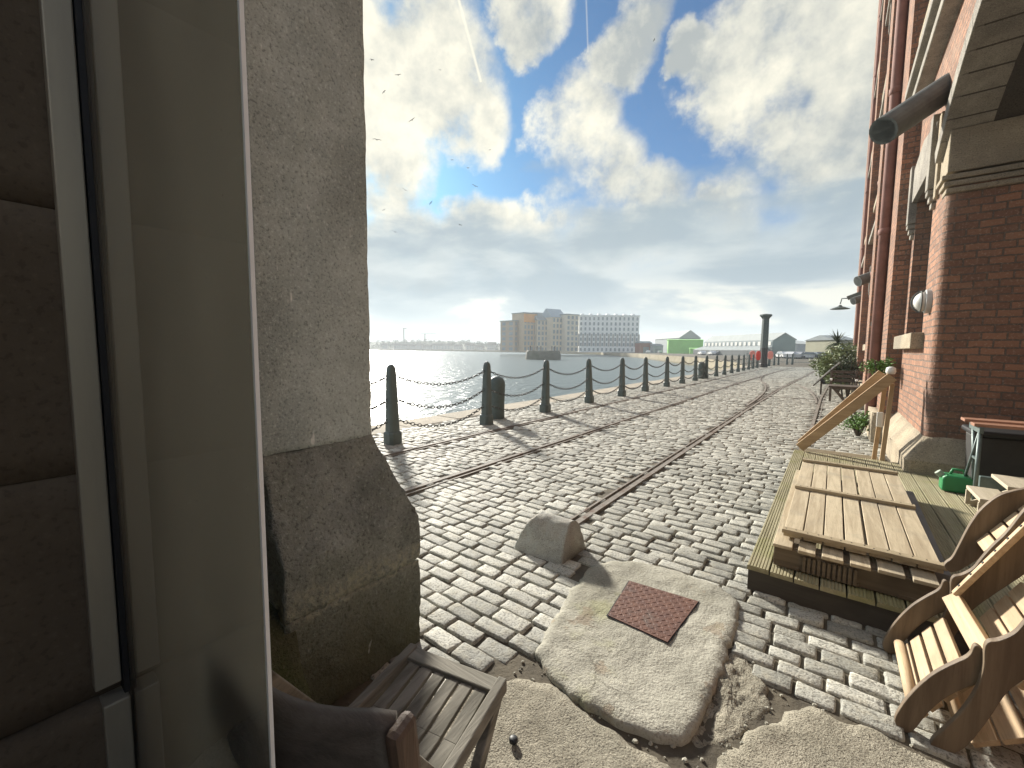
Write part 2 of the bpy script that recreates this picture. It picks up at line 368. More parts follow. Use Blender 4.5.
LEAF1 = simple('shrub_leaves', (.20,.24,.095), (.10,.135,.05), 9, .6, 0, c3=(.28,.29,.13), c3scale=5); LEAF2 = simple('dark_leaves', (.05,.07,.03), (.03,.045,.02), 9, .6, 0)
LEAF3 = simple('bright_leaves', (.11,.22,.035), (.07,.14,.025), 9, .6, 0); BARK = simple('bark', (.09,.07,.05), (.055,.042,.03), 12, .9, .5)

# ------------------------------------------------------------------ ground, quay, water
land = [(-7.02,-60),(-7.02,47),(-9.5,60),(-23.5,98),(-69,183),(-125,262),(-205,310),(-235,345)]
for x, d in ((505,430),(440,560),(372,640),(250,760),(60,900)):
    p = at(x, 348, d); land.append((p.x, p.y))
land += [(-2500,700),(-2500,2500),(2500,2500),(2500,-60)]
bm = bmesh.new(); lv = [bm.verts.new((x,y,-.013)) for x,y in land]; bm.faces.new(lv)
bmesh.ops.triangulate(bm, faces=bm.faces); me = bpy.data.meshes.new('ground'); bm.to_mesh(me); bm.free()
g = bpy.data.objects.new('ground', me); COL.objects.link(g); tag(g, kind='structure')
me.materials.append(DIRT); recalc(g)
if me.polygons[0].normal.z < 0: me.flip_normals()
mb = MB(); q = land[:13]
QUAYW = stone_mat('quay_wall_stone', (.34,.29,.20), (.26,.22,.15), (.22,.19,.12), moss=(.09,.085,.05), mossz=(-1.2,-2.2), scale=.7, bmp=.4)
for i in range(len(q)-1):
    a, b = q[i], q[i+1]; mb.add([(a[0],a[1],-3),(b[0],b[1],-3),(b[0],b[1],-.02),(a[0],a[1],-.02)], [(0,1,2,3)])
tag(mb.build('quay_wall', QUAYW), kind='structure')
# grass and hard standing of the far yard
GRASSY = simple('yard_ground', (.24,.24,.15), (.17,.18,.11), .08, .95, .3, 3, c3=(.36,.32,.24), c3scale=.05, c3amt=(.45,.55), obj=False)
mb = MB(); mb.add([(-7,51.5,-.02),(25,51.5,-.02),(160,420,-.02),(-200,420,-.02),(-123,264,-.02),(-67,184,-.02),(-21.5,99,-.02),(-8.5,61,-.02)], [tuple(range(8))])
tag(mb.build('yard', GRASSY), kind='structure')
m, nt, b, pos, oc = newmat('dock_water'); MATS['water'] = m
b.inputs['Base Color'].default_value = (.11,.14,.14,1); b.inputs['Roughness'].default_value = .28; b.inputs['IOR'].default_value = 1.333; b.inputs['Specular IOR Level'].default_value = .5
wv = vscale(nt, pos, (1,.55,1)); a1 = noi(nt, wv, 1.1, 4, .6, .4); a2 = noi(nt, wv, 5, 3, .55)
lk(nt, bump(nt, V(nt, a1.outputs['Fac']), 1.0, .34, bump(nt, V(nt, a2.outputs['Fac']), .5, .03)), b.inputs['Normal'])
mb = MB(); mb.add([(-2600,-700,-1.9),(0,-700,-1.9),(0,2000,-1.9),(-2600,2000,-1.9)], [(0,1,2,3)]); tag(mb.build('water', m), kind='structure')

# coping along the quay edge: big granite slabs
mb = MB(); y = -6.0
while y < 47:
    L = random.uniform(1.2,1.9); mb.box(-7.06, -6.32+random.uniform(-.03,.03), y+.008, y+L-.008, -.5, random.uniform(-.012,.008)); y += L
tag(mb.build('quay_coping', COPE, bevel=.015), kind='structure')

RX = (-4.88, -3.46, -1.72)
def bez(p0, p1, p2, n=14):
    return [tuple((1-t)**2*np.array(p0)+2*t*(1-t)*np.array(p1)+t*t*np.array(p2)) for t in np.linspace(0,1,n)]
tracks = [[(-4.88,-4),(-4.88,30),(-4.6,47)], [(-3.46,-4),(-3.46,22),(-3.3,34),(-2.9,50)],
          [(-1.72,2.72),(-1.72,12),(-1.66,20),(-1.28,33),(-.9,50)],
          bez((-1.80,13),(-1.78,19.5),(-2.75,24)) + bez((-2.75,24),(-3.3,27),(-3.42,32))[1:],
          [(-.24,8.2),(-.23,16.5),(-.1,23),(.05,30)], bez((-.30,15.0),(-.42,20),(-1.42,23.5)) ,
          [(-1.62,16.3),(-.30,16.2)]]
def seg_d(px, py, line):
    d = 9e9
    for (ax, ay), (bx, by) in zip(line[:-1], line[1:]):
        vx, vy = bx-ax, by-ay; t = max(0, min(1, ((px-ax)*vx+(py-ay)*vy)/(vx*vx+vy*vy)))
        d = min(d, math.hypot(px-ax-vx*t, py-ay-vy*t))
    return d
def inpoly(x, y, P):
    c = False; j = len(P)-1
    for i in range(len(P)):
        if (P[i][1] > y) != (P[j][1] > y) and x < (P[j][0]-P[i][0])*(y-P[i][1])/(P[j][1]-P[i][1])+P[i][0]: c = not c
        j = i
    return c
# concrete outlines (metres)
PAD = [(-1.07,1.62),(-1.12,1.75),(-1.21,2.2),(-1.25,2.52),(-1.20,2.66),(-1.05,2.80),(-.80,2.86),(-.50,2.83),(-.37,2.74),(-.335,2.5),(-.335,2.1),(-.34,1.75),(-.36,1.60),(-.45,1.53),(-.62,1.50),(-.9,1.53)]
FLOOR_A = [(-3.2,-1.2),(-1.9,-.3),(-1.55,.9),(-1.25,1.19),(-1.12,1.42),(-1.03,1.50),(-.92,1.535),(-.80,1.515),(-.68,1.50),(-.55,1.49),(-.44,1.49),(-.37,1.50),(-.31,1.30),(-.24,.9),(.2,-1.2)]
FLOOR_B = [(-.28,1.30),(-.27,1.60),(-.20,1.80),(-.12,1.93),(-.06,2.06),(.0,2.13),(.10,2.10),(.19,2.16),(.30,2.10),(.9,2.2),(2.0,2.2),(2.0,-1.2),(-.1,-1.2),(-.2,.9)]
PATCH = [(-.36,1.62),(-.36,2.18),(-.29,2.34),(-.22,2.20),(-.14,2.10),(-.13,1.99),(-.17,1.86),(-.23,1.70),(-.29,1.62)]
GAP = [(-1.10,1.72),(-1.16,1.38),(-1.1,1.1),(.3,1.3),(.36,2.14),(.2,2.16),(.0,2.12),(-.10,2.11),(-.22,2.24),(-.30,2.4),(-.4,2.3)]
def grow(P, k):
    cx = sum(p[0] for p in P)/len(P); cy = sum(p[1] for p in P)/len(P)
    return [(cx+(x-cx)*k, cy+(y-cy)*k) for x, y in P]
def slab(name, P, z0, zt, dome, m, rings=14, amp=.008, crumble=.03, seed=1, prev=14):
    """a cast slab: ragged outline, rounded shoulder, slightly uneven top"""
    pts = []
    for i in range(len(P)):
        a, b = Vector((*P[i],0)), Vector((*P[(i+1)%len(P)],0)); n = max(2, int((b-a).length/.022))
        for k in range(n): pts.append(a.lerp(b, k/n))
    for _ in range(2):
        pts = [(pts[i-1]+pts[i]*2+pts[(i+1)%len(pts)])/4 for i in range(len(pts))]
    cx = sum((p for p in pts), Vector())/len(pts); n = len(pts)
    for p in pts:
        d = (p-cx).normalized(); p += d*((noise.fractal(p*9+Vector((seed,0,0)), .7, 2, 5)+.5*noise.noise(p*34))*crumble)
    vs = [(p.x,p.y,z0) for p in pts]; fs = []
    levels = [(0.0, -dome)] + [(1-(1-t)**1.0, 0) for t in np.linspace(0,1,rings)][1:-1]
    W0 = .0
    for li, (t, dz) in enumerate(levels):
        for p in pts:
            q = p.lerp(cx, t*.97); edge = (p-q).length
            sh = -dome*max(0, 1-edge/.055)**2
            vs.append((q.x, q.y, zt + sh + amp*noise.fractal(Vector((q.x,q.y,seed))*5, .65, 2, 7)))
    for r in range(len(levels)):
        for i in range(n): fs.append((r*n+i, r*n+(i+1)%n, (r+1)*n+(i+1)%n, (r+1)*n+i))
    vs.append((cx.x,cx.y,zt)); c = len(vs)-1; L = len(levels)
    for i in range(n): fs.append((L*n+i, L*n+(i+1)%n, c))
    mb = MB(); mb.add(vs, fs); o = mb.build(name, m, smooth=True); recalc(o)
    if o.data.polygons[-1].normal.z < 0: o.data.flip_normals()
    return o
tag(slab('floor', FLOOR_A, -.06, .012, .03, CONC2, 40, .012, .02, 3), kind='structure')
tag(slab('floor', FLOOR_B, -.06, .010, .03, CONC2, 40, .012, .02, 5), kind='structure')
tag(slab('concrete_patch', PATCH, -.06, .0, .012, CONC2, 20, .022, .03, 8), 'small broken patch of old concrete between the pale pad and the setts', 'concrete patch')
pad = slab('concrete_pad', PAD, -.05, .026, .016, CONC, 44, .006, .018, 2)
tag(pad, 'worn pale concrete pad cast round a rusty cover in the setts', 'concrete pad')
# rusty chequer-plate cover
cv = [(-.955,2.49),(-.55,2.545),(-.585,2.075),(-.905,2.10)]
cv = [(-.955,2.50),(-.55,2.54),(-.585,2.075),(-.915,2.09)]
mb = MB(); mb.add([(x,y,.0) for x,y in cv]+[(x,y,.034) for x,y in cv], [(4,7,6,5),(0,4,5,1),(1,5,6,2),(2,6,7,3),(3,7,4,0)])
A, B, C_, D_ = [Vector((x,y,.034)) for x,y in cv]
for i in range(15):
    for j in range(13):
        u, w = (i+.6)/15.2, (j+.6)/13.2
        p = A.lerp(B,u).lerp(D_.lerp(C_,u), w); s = 1 if (i+j)%2 else -1
        d = Vector((.7,.7*s,0)).normalized()*.0135; e = Vector((-d.y,d.x,0))*.34
        mb.add([p-d, p-e, p+d, p+e, p-d*.5+Vector((0,0,.0018)), p-e*.4+Vector((0,0,.0018)), p+d*.5+Vector((0,0,.0018)), p+e*.4+Vector((0,0,.0018))],
               [(4,5,6,7),(0,1,5,4),(1,2,6,5),(2,3,7,6),(3,0,4,7)])
fr_ = [Vector((x,y,0)) for x,y in cv]; cc_ = sum(fr_, Vector())/4
fo = [cc_+(p-cc_)*1.035+Vector((0,0,.030)) for p in fr_]; fi = [cc_+(p-cc_)*1.012+Vector((0,0,.030)) for p in fr_]; fb = [cc_+(p-cc_)*1.012+Vector((0,0,.012)) for p in fr_]
fm = MB().add(fo+fi+fb, [(k,(k+1)%4,(k+1)%4+4,k+4) for k in range(4)]+[(k+4,(k+1)%4+4,(k+1)%4+8,k+8) for k in range(4)])
ac = recalc(mb.build('access_cover', RUST, off=(-.75,2.3,.034))); fm.build('cover_frame', BLACKP, ac)
tag(ac, 'rusty chequer plate cover set in the concrete pad', 'access cover')

def gravel():
    mb = MB(); k = 0
    while k < 420:
        x, y = random.uniform(-1.25,.35), random.uniform(1.1,2.45)
        if not inpoly(x, y, GAP) and random.random() > .05: continue
        if inpoly(x, y, grow(PAD,.98)): continue
        r = random.choice((.003,.004,.005,.007,.010))*random.uniform(.7,1.3); z = -.013+r*.4; a0 = random.uniform(0,6.28)
        q = [(x+r*math.cos(a0+t)*random.uniform(.7,1.2), y+r*math.sin(a0+t)*random.uniform(.7,1.2), z) for t in np.linspace(0,6.28,7)[:-1]]
        q2 = [((p[0]-x)*.6+x+r*.1, (p[1]-y)*.6+y, z+r*random.uniform(.5,.8)) for p in q]
        mb.add(q+q2, [tuple(range(6,12))]+[(i,(i+1)%6,(i+1)%6+6,i+6) for i in range(6)]); k += 1
    tag(mb.build('gravel', CONC), 'loose grit and small stones in the broken gap around the concrete', 'gravel', kind='stuff')
GRAV = gravel
# setts: every stone a rounded block with its own height, tilt and tone
HOLES = [grow(PAD, .97), FLOOR_A, FLOOR_B, GAP, [(-1.83,2.46),(-1.44,2.46),(-1.44,2.8),(-1.83,2.8)]]
def setts():
    UX = [-1,-.955,-.86,-.45,0,.45,.86,.955,1]; UY = [-1,-.94,-.78,-.28,.28,.78,.94,1]; NSX, NSY = len(UX)-1, len(UY)-1
    prof = [(-.05,0),(-.012,.0),(-.003,.004),(0.0,.012)]
    vs = []; fs = []; tone = []
    y = .2; row = 0
    while y < 49:
        k = 1.0 if y < 30 else 1.0
        h = random.uniform(.098,.118)
        x = -6.30 + random.uniform(-.2,0)
        while x < 1.05:
            w = random.uniform(.145,.24)
            cx, cy = x+w/2, y+h/2
            cy += .025*noise.noise(Vector((cx*.5, y*.3, 2)))
            x += w
            if cx < -6.30+w*.3 or (cx > .72 and cy > 6.3) or cy < 1.0 and cx < -1.3: continue
            if cx > .02 and cy < 2.0: continue
            if any(inpoly(cx, cy, P) for P in HOLES): continue
            if -.34 < cx and 2.95 < cy < 6.9: continue
            if any(seg_d(cx, cy, t) < .078 and (y < 40) for t in tracks): continue
            g = .0036
            hx, hy = w/2-g*random.uniform(.7,1.5), h/2-g*random.uniform(.7,1.4)
            dz = random.gauss(0,.004); tx, ty = random.gauss(0,.022), random.gauss(0,.03); a = random.gauss(0,.02)
            ca, sa = math.cos(a), math.sin(a); o = len(vs); cut = random.uniform(.14,.32)
            if cy < 6.2 and cx > -4.2:      # close setts: hammered tops and broken arrises
                sx_, sy_ = random.uniform(0,50), random.uniform(0,50); amp = random.uniform(.003,.008)
                for b_ in range(NSY+1):
                    for a_ in range(NSX+1):
                        u, w2 = UX[a_], UY[b_]
                        rr = (abs(u)**7+abs(w2)**7)**(1/7); k = 1/max(1, rr); lx, ly = u*hx*k, w2*hy*k
                        edge = 1.0 if abs(u) == 1 or abs(w2) == 1 else (.9 if a_ in (1,NSX-1) or b_ in (1,NSY-1) else .5)
                        nz = noise.fractal(Vector((lx*22+sx_, ly*22+sy_, 1)), .7, 2, 5)
                        lx *= 1+.05*noise.noise(Vector((sx_, ly*24, 5))); ly *= 1+.07*noise.noise(Vector((lx*24, sy_, 7)))
                        dn = -.05 if edge > .999 else (-.003 if edge > .70 else 0)
                        z = dn + (nz*amp if edge < .999 else 0) - (.008*max(0,nz) if .7 < edge < .999 else 0)
                        vs.append((cx+lx*ca-ly*sa, cy+lx*sa+ly*ca, z+dz+tx*lx+ty*ly))
                N1 = NSX+1
                for b_ in range(NSY):
                    for a_ in range(NSX): fs.append((o+b_*N1+a_, o+b_*N1+a_+1, o+(b_+1)*N1+a_+1, o+(b_+1)*N1+a_))
                tone += [random.random()]*((NSX+1)*(NSY+1)); continue
            jit = [random.uniform(-.008,.008) for _ in range(16)]
            jit = [q*.7 for q in jit]
            for z, ins in prof:
                ex, ey = hx-ins, hy-ins; c_ = cut*ey
                for q, (lx, ly) in enumerate(((ex-c_,-ey),(ex,-ey+c_),(ex,ey-c_),(ex-c_,ey),(-ex+c_,ey),(-ex,ey-c_),(-ex,-ey+c_),(-ex+c_,-ey))):
                    lx += jit[q]; ly += jit[q+8]
                    vs.append((cx+lx*ca-ly*sa, cy+lx*sa+ly*ca, z+dz+tx*lx+ty*ly+random.uniform(-.0015,.0015)))
            vs.append((cx+random.uniform(-.02,.02), cy+random.uniform(-.01,.01), dz+random.uniform(.0,.007)))
            for r in range(3):
                for q in range(8): fs.append((o+r*8+q, o+r*8+(q+1)%8, o+(r+1)*8+(q+1)%8, o+(r+1)*8+q))
            for q in range(8): fs.append((o+24+q, o+24+(q+1)%8, o+32))
            tone += [random.random()]*33
        y += h; row += 1
    me = bpy.data.meshes.new('cobbled_road'); me.from_pydata(vs, [], fs)
    at_ = me.attributes.new('tone', 'FLOAT', 'POINT'); at_.data.foreach_set('value', tone)
    me.polygons.foreach_set('use_smooth', [True]*len(me.polygons)); me.materials.append(SETT)
    o = bpy.data.objects.new('cobbled_road', me); COL.objects.link(o); tag(o, kind='structure')
setts(); GRAV()
# rails: head, flangeway groove and guard strip
def sweep(mb, line, x0, x1, z0, z1):
    pts = [Vector((*p,0)) for p in line]; rings = []
    for i, p in enumerate(pts):
        d = (pts[min(i+1,len(pts)-1)]-pts[max(i-1,0)]).normalized(); n = Vector((d.y,-d.x,0))
        rings.append([p+n*x0+Vector((0,0,z0)), p+n*x1+Vector((0,0,z0)), p+n*x1+Vector((0,0,z1)), p+n*x0+Vector((0,0,z1))])
    vs = [q for r in rings for q in r]; fs = [(0,1,2,3), tuple(range(len(vs)-4,len(vs)))[::-1]]
    for i in range(len(rings)-1):
        for k in range(4): fs.append((i*4+k, i*4+(k+1)%4, (i+1)*4+(k+1)%4, (i+1)*4+k))
    mb.add(vs, fs)
RL = ['steel crane rail nearest the chained bollards','second steel rail from the bollards, in the middle of the road','steel rail that starts behind the half-round granite stop',
      'curved turnout rail branching toward the bollards','rail-like drain strip along the edge of the building forecourt','curved rail at the forecourt strip bending to the road','thin steel strip crossing the road at the turnout']
for i, t in enumerate(tracks):
    mb = MB()
    if i == 6: sweep(mb, t, -.03, .03, -.04, .004)
    else:
        s = -1 if i in (2,) else 1
        sweep(mb, t, min(s*-.062,s*-.006), max(s*-.062,s*-.006), -.06, .012); sweep(mb, t, min(s*.040,s*.062), max(s*.040,s*.062), -.06, .004)
    tag(recalc(mb.build('track_rail', RAILM)), RL[i], 'rail', 'rails set in the setts')

# half-round granite stop
def stop():
    n = 22; prof = [(-.155+.0,0)]
    pr = []
    for k in range(n+1):
        a = math.pi*k/n; yy = -.18*math.cos(a); zz = .275*(1-abs(math.cos(a))**2.2)
        pr.append((2.635+yy, zz-.02))
    mb = MB(); mb.prism(pr, 'x', -1.845, -1.425); mb.v = [(x+(.12*max(0,z/.26)**1.6 if x < -1.6 else -.015*max(0,z/.26)), y, z) for x, y, z in mb.v]; o = mb.build('granite_stop', GRAN, off=(-1.635,2.635,0)); rough(o, .02, .009, 9, 3, .014)
    tag(o, 'half-round weathered granite block at the end of the rail', 'granite block')
stop()

# ------------------------------------------------------------------ bollards and chains
def tapered(mb, levels, n=8):           # levels: (half width, z), chamfered square section
    vs = []; fs = []
    for w, z in levels:
        c = w*.35
        vs += [(w-c,-w,z),(w,-w+c,z),(w,w-c,z),(w-c,w,z),(-w+c,w,z),(-w,w-c,z),(-w,-w+c,z),(-w+c,-w,z)]
    for r in range(len(levels)-1):
        for q in range(8): fs.append((r*8+q, r*8+(q+1)%8, (r+1)*8+(q+1)%8, (r+1)*8+q))
    fs += [tuple(range(8))[::-1], tuple(range(len(vs)-8, len(vs)))]
    mb.add(vs, fs)
BX = -5.45
BY = [1.78,4.05,6.3,8.45,10.75,13.05,15.2,17.7,19.95,22.2,24.4,26.9,29.2,31.6,34.0,36.3,38.7,41.0,43.2]
b0 = thing('mooring_bollard', (BX, BY[0], 0), 'tapered iron chain bollard hidden behind the stone pier', 'bollard', 'tapered bollards along the quay')
mb = MB(); tapered(mb, [(.093,.19),(.089,.30),(.074,.85),(.064,1.12),(.060,1.17),(.048,1.215),(.028,1.24),(.008,1.25)]); s_ = [(x+BX,y+BY[0],z) for x,y,z in mb.v]; mb.v = s_
mb.build('shaft', IRONW, b0, bevel=.006)
mb = MB(); tapered(mb, [(.118,-.03),(.118,.165),(.108,.185),(.094,.197)]); mb.v = [(x+BX,y+BY[0],z) for x,y,z in mb.v]; mb.build('base', IRONW, b0, bevel=.006)
ords = ['first','second','third','fourth','fifth','sixth','seventh','eighth','ninth','tenth','eleventh','twelfth','thirteenth','fourteenth','fifteenth','sixteenth','seventeenth','eighteenth','nineteenth','twentieth']
bols = [b0]
for i, y in enumerate(BY[1:]):
    c = copy_tree(b0, (BX, y, 0)); bols.append(c); c.rotation_euler = (random.gauss(0,.013), random.gauss(0,.013), random.gauss(0,.07))
    c['label'] = f'tapered iron chain bollard, {ords[i]} along the quay from the stone pier'
for j, (x, y) in enumerate([(-5.25,50.0),(-5.1,53.2),(-4.9,55.4),(-4.24,57.4),(-3.8,58.2)]):
    c = copy_tree(b0, (x, y, 0)); c['label'] = f'far tapered bollard beyond the tall column, {ords[j]} one past it'
# chain: one span, three copies per span at different heights
def chain_mesh(span, sag, drop=0):
    mb = MB(); n = max(8, int(span/.072)); pts = []
    for i in range(n+1):
        t = i/n; pts.append(Vector((0, span*t, -sag*4*t*(1-t))))
    for i in range(n):
        a, b = pts[i], pts[i+1]; d = (b-a).normalized(); mid = (a+b)/2; L = (b-a).length*.68; wd = .023
        side = Vector((1,0,0)) if i%2 else d.cross(Vector((1,0,0))).normalized()
        loop = []
        for k in range(10):
            an = 2*math.pi*k/10; loop.append(mid + d*(math.cos(an)*L) + side*(math.sin(an)*wd))
        o = len(mb.v); vs = []; fs = []
        nn = d.cross(side)
        for k in range(10):
            p = loop[k]; rad = (p-mid).normalized()
            for e in range(4):
                an = e*math.pi/2; vs.append(p + rad*(math.cos(an)*.0078) + nn*(math.sin(an)*.0078))
        for k in range(10):
            for e in range(4): fs.append((k*4+e, k*4+(e+1)%4, ((k+1)%10)*4+(e+1)%4, ((k+1)%10)*4+e))
        mb.add(vs, fs)
    return mb
spans = {}
LV = (('topmost',1.06,.20),('middle',.70,.22),('lowest',.38,.22))
for i in range(len(BY)-1):
    span = BY[i+1]-BY[i]-.14
    for nm, z, sag in LV:
        key = nm
        if i >= 12 and nm == 'lowest': pass
        if key not in spans:
            o = chain_mesh(2.12, sag).build('chain', CHAINM, smooth=True); spans[key] = o
        else:
            o = spans[key].copy(); COL.objects.link(o)
        o.location = (BX, BY[i]+.07, z); o.scale = (1, span/2.12, random.uniform(.9,1.1))
        w = 'ending at the first visible bollard by the stone pier' if i == 0 else f'slung between the {ords[i-1]} and {ords[i]} bollards from the stone pier'
        tag(o, f'{nm} chain {w}', 'chain', 'chains slung between the bollards')
# squat round-headed mooring posts
pj = ground(495,417.5); mp = None
for j, (x, y, lb) in enumerate(((-5.76,7.0,'squat round-headed iron mooring post beside the second chained bollard'),(-5.62,24.1,'squat round-headed iron mooring post standing further along the quay'))):
    if mp is None:
        mb = MB(); mb.lathe([(.17,-.03),(.17,.03),(.165,.3),(.175,.62),(.18,.72),(.17,.80),(.13,.87),(.07,.905),(.01,.915)], 20, (x,y,0)); mp = mb.build('mooring_post', IRON, smooth=True, off=(x,y,0)); o = mp
    else: o = mp.copy(); COL.objects.link(o); o.location = (x,y,0)
    tag(o, lb, 'mooring post', 'squat mooring posts')
# tall column with cap
cx, cy = -5.2, 45.3
col = thing('iron_column', (cx,cy,0), 'tall dark octagonal column with a flared cap at the quay end', 'column')
MB().lathe([(.38,-.03),(.38,.3),(.33,.38),(.325,1.8)], 8, (cx,cy,0), .39).build('base', simple('column_base_paint',(.065,.05,.045),(.04,.045,.045),3,.6,.2), col)
MB().lathe([(.325,1.8),(.29,4.5)], 8, (cx,cy,0), .39).build('shaft', IRON, col)
MB().lathe([(.30,4.48),(.36,4.58),(.49,4.72),(.52,4.76),(.52,4.86),(.08,4.94)], 8, (cx,cy,0), .39).build('cap', IRON, col)
# lifebuoy housings
for j, (x, y, m, w, lb) in enumerate(((-5.62,41.6,PINKP,.24,'faded red lifebuoy housing on a post left of the tall column'),(-5.25,42.3,REDP,.20,'deep red lifebuoy housing tucked against the tall column'),(-5.05,49.0,PINKP,.26,'faded red lifebuoy housing just right of the tall column'))):
    t = thing('lifebuoy_station', (x,y,0), lb, 'lifebuoy housing', 'red lifebuoy housings by the column')
    MB().bar((x,y,-.03),(x,y,1.0),.09,.09,(0,1,0)).build('post', IRON, t)
    mb = MB(); pr = [(w*math.cos(a)*.95+x, 1.12+.42*math.copysign(abs(math.sin(a))**.6,math.sin(a))) for a in np.linspace(0,2*math.pi,18)[:-1]]
    mb.prism(pr, 'y', y-.12, y+.10); recalc(mb.build('housing', m, t, bevel=.04))

# ------------------------------------------------------------------ stone gateway on the left
gw = thing('stone_gateway', (-1.85,.3,0), 'pale rough stone pier with dark mossy plinth at the gateway', 'stone pier')
def block(name, boxes, m, amp=.006, scale=5, cut=.06, chip=.02, parent=gw, seed=1):
    mb = MB()
    for bx in boxes: mb.box(*bx)
    o = mb.build(name, m, parent); rough(o, cut, amp, scale, seed, chip); return o
zs = [1.07, 1.62, 2.35, 3.05, 3.8, 4.5]
for i in range(5): pass
block('pier_shaft', [(-2.9,-1.77,.69,1.19,1.07,4.5)], PALE, .004, 9, .03, .014, seed=2)
block('rear_shade_wall', [(-2.9,6,-3.4,-3,-.08,4.2)], WALLS, .004, 3, .5, .0, seed=9)  # unseen wall behind the viewer, put in to dim faces turned toward it
# plinth: two vertical courses and a sloped weathering course
def plinth(x, y0, y1, zlow, zmid, ztop, s, m):
    mb = MB()
    mb.box(-2.9, x, y0, y1, -.08, zlow-.005)
    vs = [(-2.9,y0,zlow),(x,y0,zlow),(x,y1,zlow),(-2.9,y1,zlow),(-2.9,y0,zmid),(x,y0,zmid),(x,y1,zmid),(-2.9,y1,zmid),(-2.9,y0,ztop),(x-s,y0,ztop),(x-s,y1-s,ztop),(-2.9,y1-s,ztop)]
    mb.add(vs, [(0,3,2,1),(0,1,5,4),(1,2,6,5),(2,3,7,6),(3,0,4,7),(4,5,9,8),(5,6,10,9),(6,7,11,10),(7,4,8,11),(8,9,10,11)])
    o = mb.build('plinth', m, gw); rough(o, .028, .014, 8, 4, .022); return o
plinth(-1.61, .69, 1.35, .44, .66, 1.075, .16, DARKS)
# inner wall of big ashlar slabs, joints a few millimetres wide
mb = []
yj = [-3,-.9,.688]; zj = [.36,1.10,1.90,2.62,3.4,4.5]
for a, b2 in zip(yj[:-1], yj[1:]):
    for c, d in zip(zj[:-1], zj[1:]): mb.append((-2.9,-1.85,a+.0016,b2-.0016,c+.0016,d-.0016))
block('inner_wall', mb, WALLS, .0012, 3, .14, .0, seed=6)
block('inner_plinth', [(-2.9,-1.79,-3,.688,-.08,.355)], WALLS, .006, 5, .1, .02, seed=7)
mb = MB(); mb.add([(-1.80,.50,-.08),(-1.44,.50,-.08),(-1.44,.72,-.08),(-1.80,.72,-.08),(-1.80,.50,.50),(-1.44,.50,.10),(-1.44,.72,.10),(-1.80,.72,.50),(-1.60,.50,.40),(-1.60,.72,.40)],
                  [(0,3,2,1),(0,1,5,8,4),(1,2,6,5),(2,3,7,9,6),(3,0,4,7),(4,8,9,7),(8,5,6,9)])
o = mb.build('mossy_footing', MOSS, gw); rough(o, .04, .014, 7, 9, .02)

# frameless glass screen standing out from the wall
gs = thing('glass_screen', (-1.80,.276,0), 'tall frameless glass screen held in a metal wall channel', 'glass screen')
m = bpy.data.materials.new('dust_veil_glass'); m.use_nodes = True; nt = m.node_tree; nt.nodes.clear()
out = nt.nodes.new('ShaderNodeOutputMaterial'); g1 = nt.nodes.new('ShaderNodeBsdfTransparent'); g2 = nt.nodes.new('ShaderNodeBsdfGlossy'); fr = nt.nodes.new('ShaderNodeFresnel')
g1.inputs[0].default_value = (.92,.95,.92,1); g2.inputs['Roughness'].default_value = .02; fr.inputs['IOR'].default_value = 1.45
mx = nt.nodes.new('ShaderNodeMixShader'); lk(nt, fr.outputs[0], mx.inputs[0]); lk(nt, g1.outputs[0], mx.inputs[1]); lk(nt, g2.outputs[0], mx.inputs[2])
dd = nt.nodes.new('ShaderNodeBsdfDiffuse'); dt = nt.nodes.new('ShaderNodeBsdfTranslucent'); da = nt.nodes.new('ShaderNodeMixShader')
dd.inputs[0].default_value = (.75,.70,.58,1); dt.inputs[0].default_value = (.75,.70,.58,1); lk(nt, dd.outputs[0], da.inputs[1]); lk(nt, dt.outputs[0], da.inputs[2])
gp = V(nt, nt.nodes.new('ShaderNodeNewGeometry').outputs['Position']); dn = noi(nt, vscale(nt, gp, (1,1,.35)), 2.2, 6, .65); ds = noi(nt, gp, 90, 2, .5)
dust_veil = V(nt, dn.outputs['Fac']).ss(.2,.9)*.14 + V(nt, ds.outputs['Fac']).ss(.70,.78)*.18 + .08  # thin dust, thickened to paint the veil of glare across the pane
mx2 = nt.nodes.new('ShaderNodeMixShader'); lk(nt, dust_veil, mx2.inputs[0]); lk(nt, mx.outputs[0], mx2.inputs[1]); lk(nt, da.outputs[0], mx2.inputs[2])
lk(nt, mx2.outputs[0], out.inputs['Surface']); GLASS = m
MB().box(-1.83,-.715,.273,.279,.04,4.3).build('glass_pane', GLASS, gs)
EDGE = simple('lit_glass_edge', (.93,.96,.94), (.88,.92,.9), 20, .25, .0)  # near-white colour paints the light carried to the pane's edge
MB().box(-.7148,-.708,.273,.279,.04,4.3).build('polished_edge', EDGE, gs)
MB().box(-1.845,-1.80,.192,.255,.40,4.4).build('wall_channel', ALU, gs, bevel=.004)
MB().box(-1.845,-1.79,.258,.272,.36,4.4).box(-1.845,-1.79,.280,.294,.36,4.4).build('gasket', RUBBER, gs)
MB().box(-1.845,-1.765,.203,.268,.0,.36).build('floor_shoe', ALU, gs, bevel=.005)

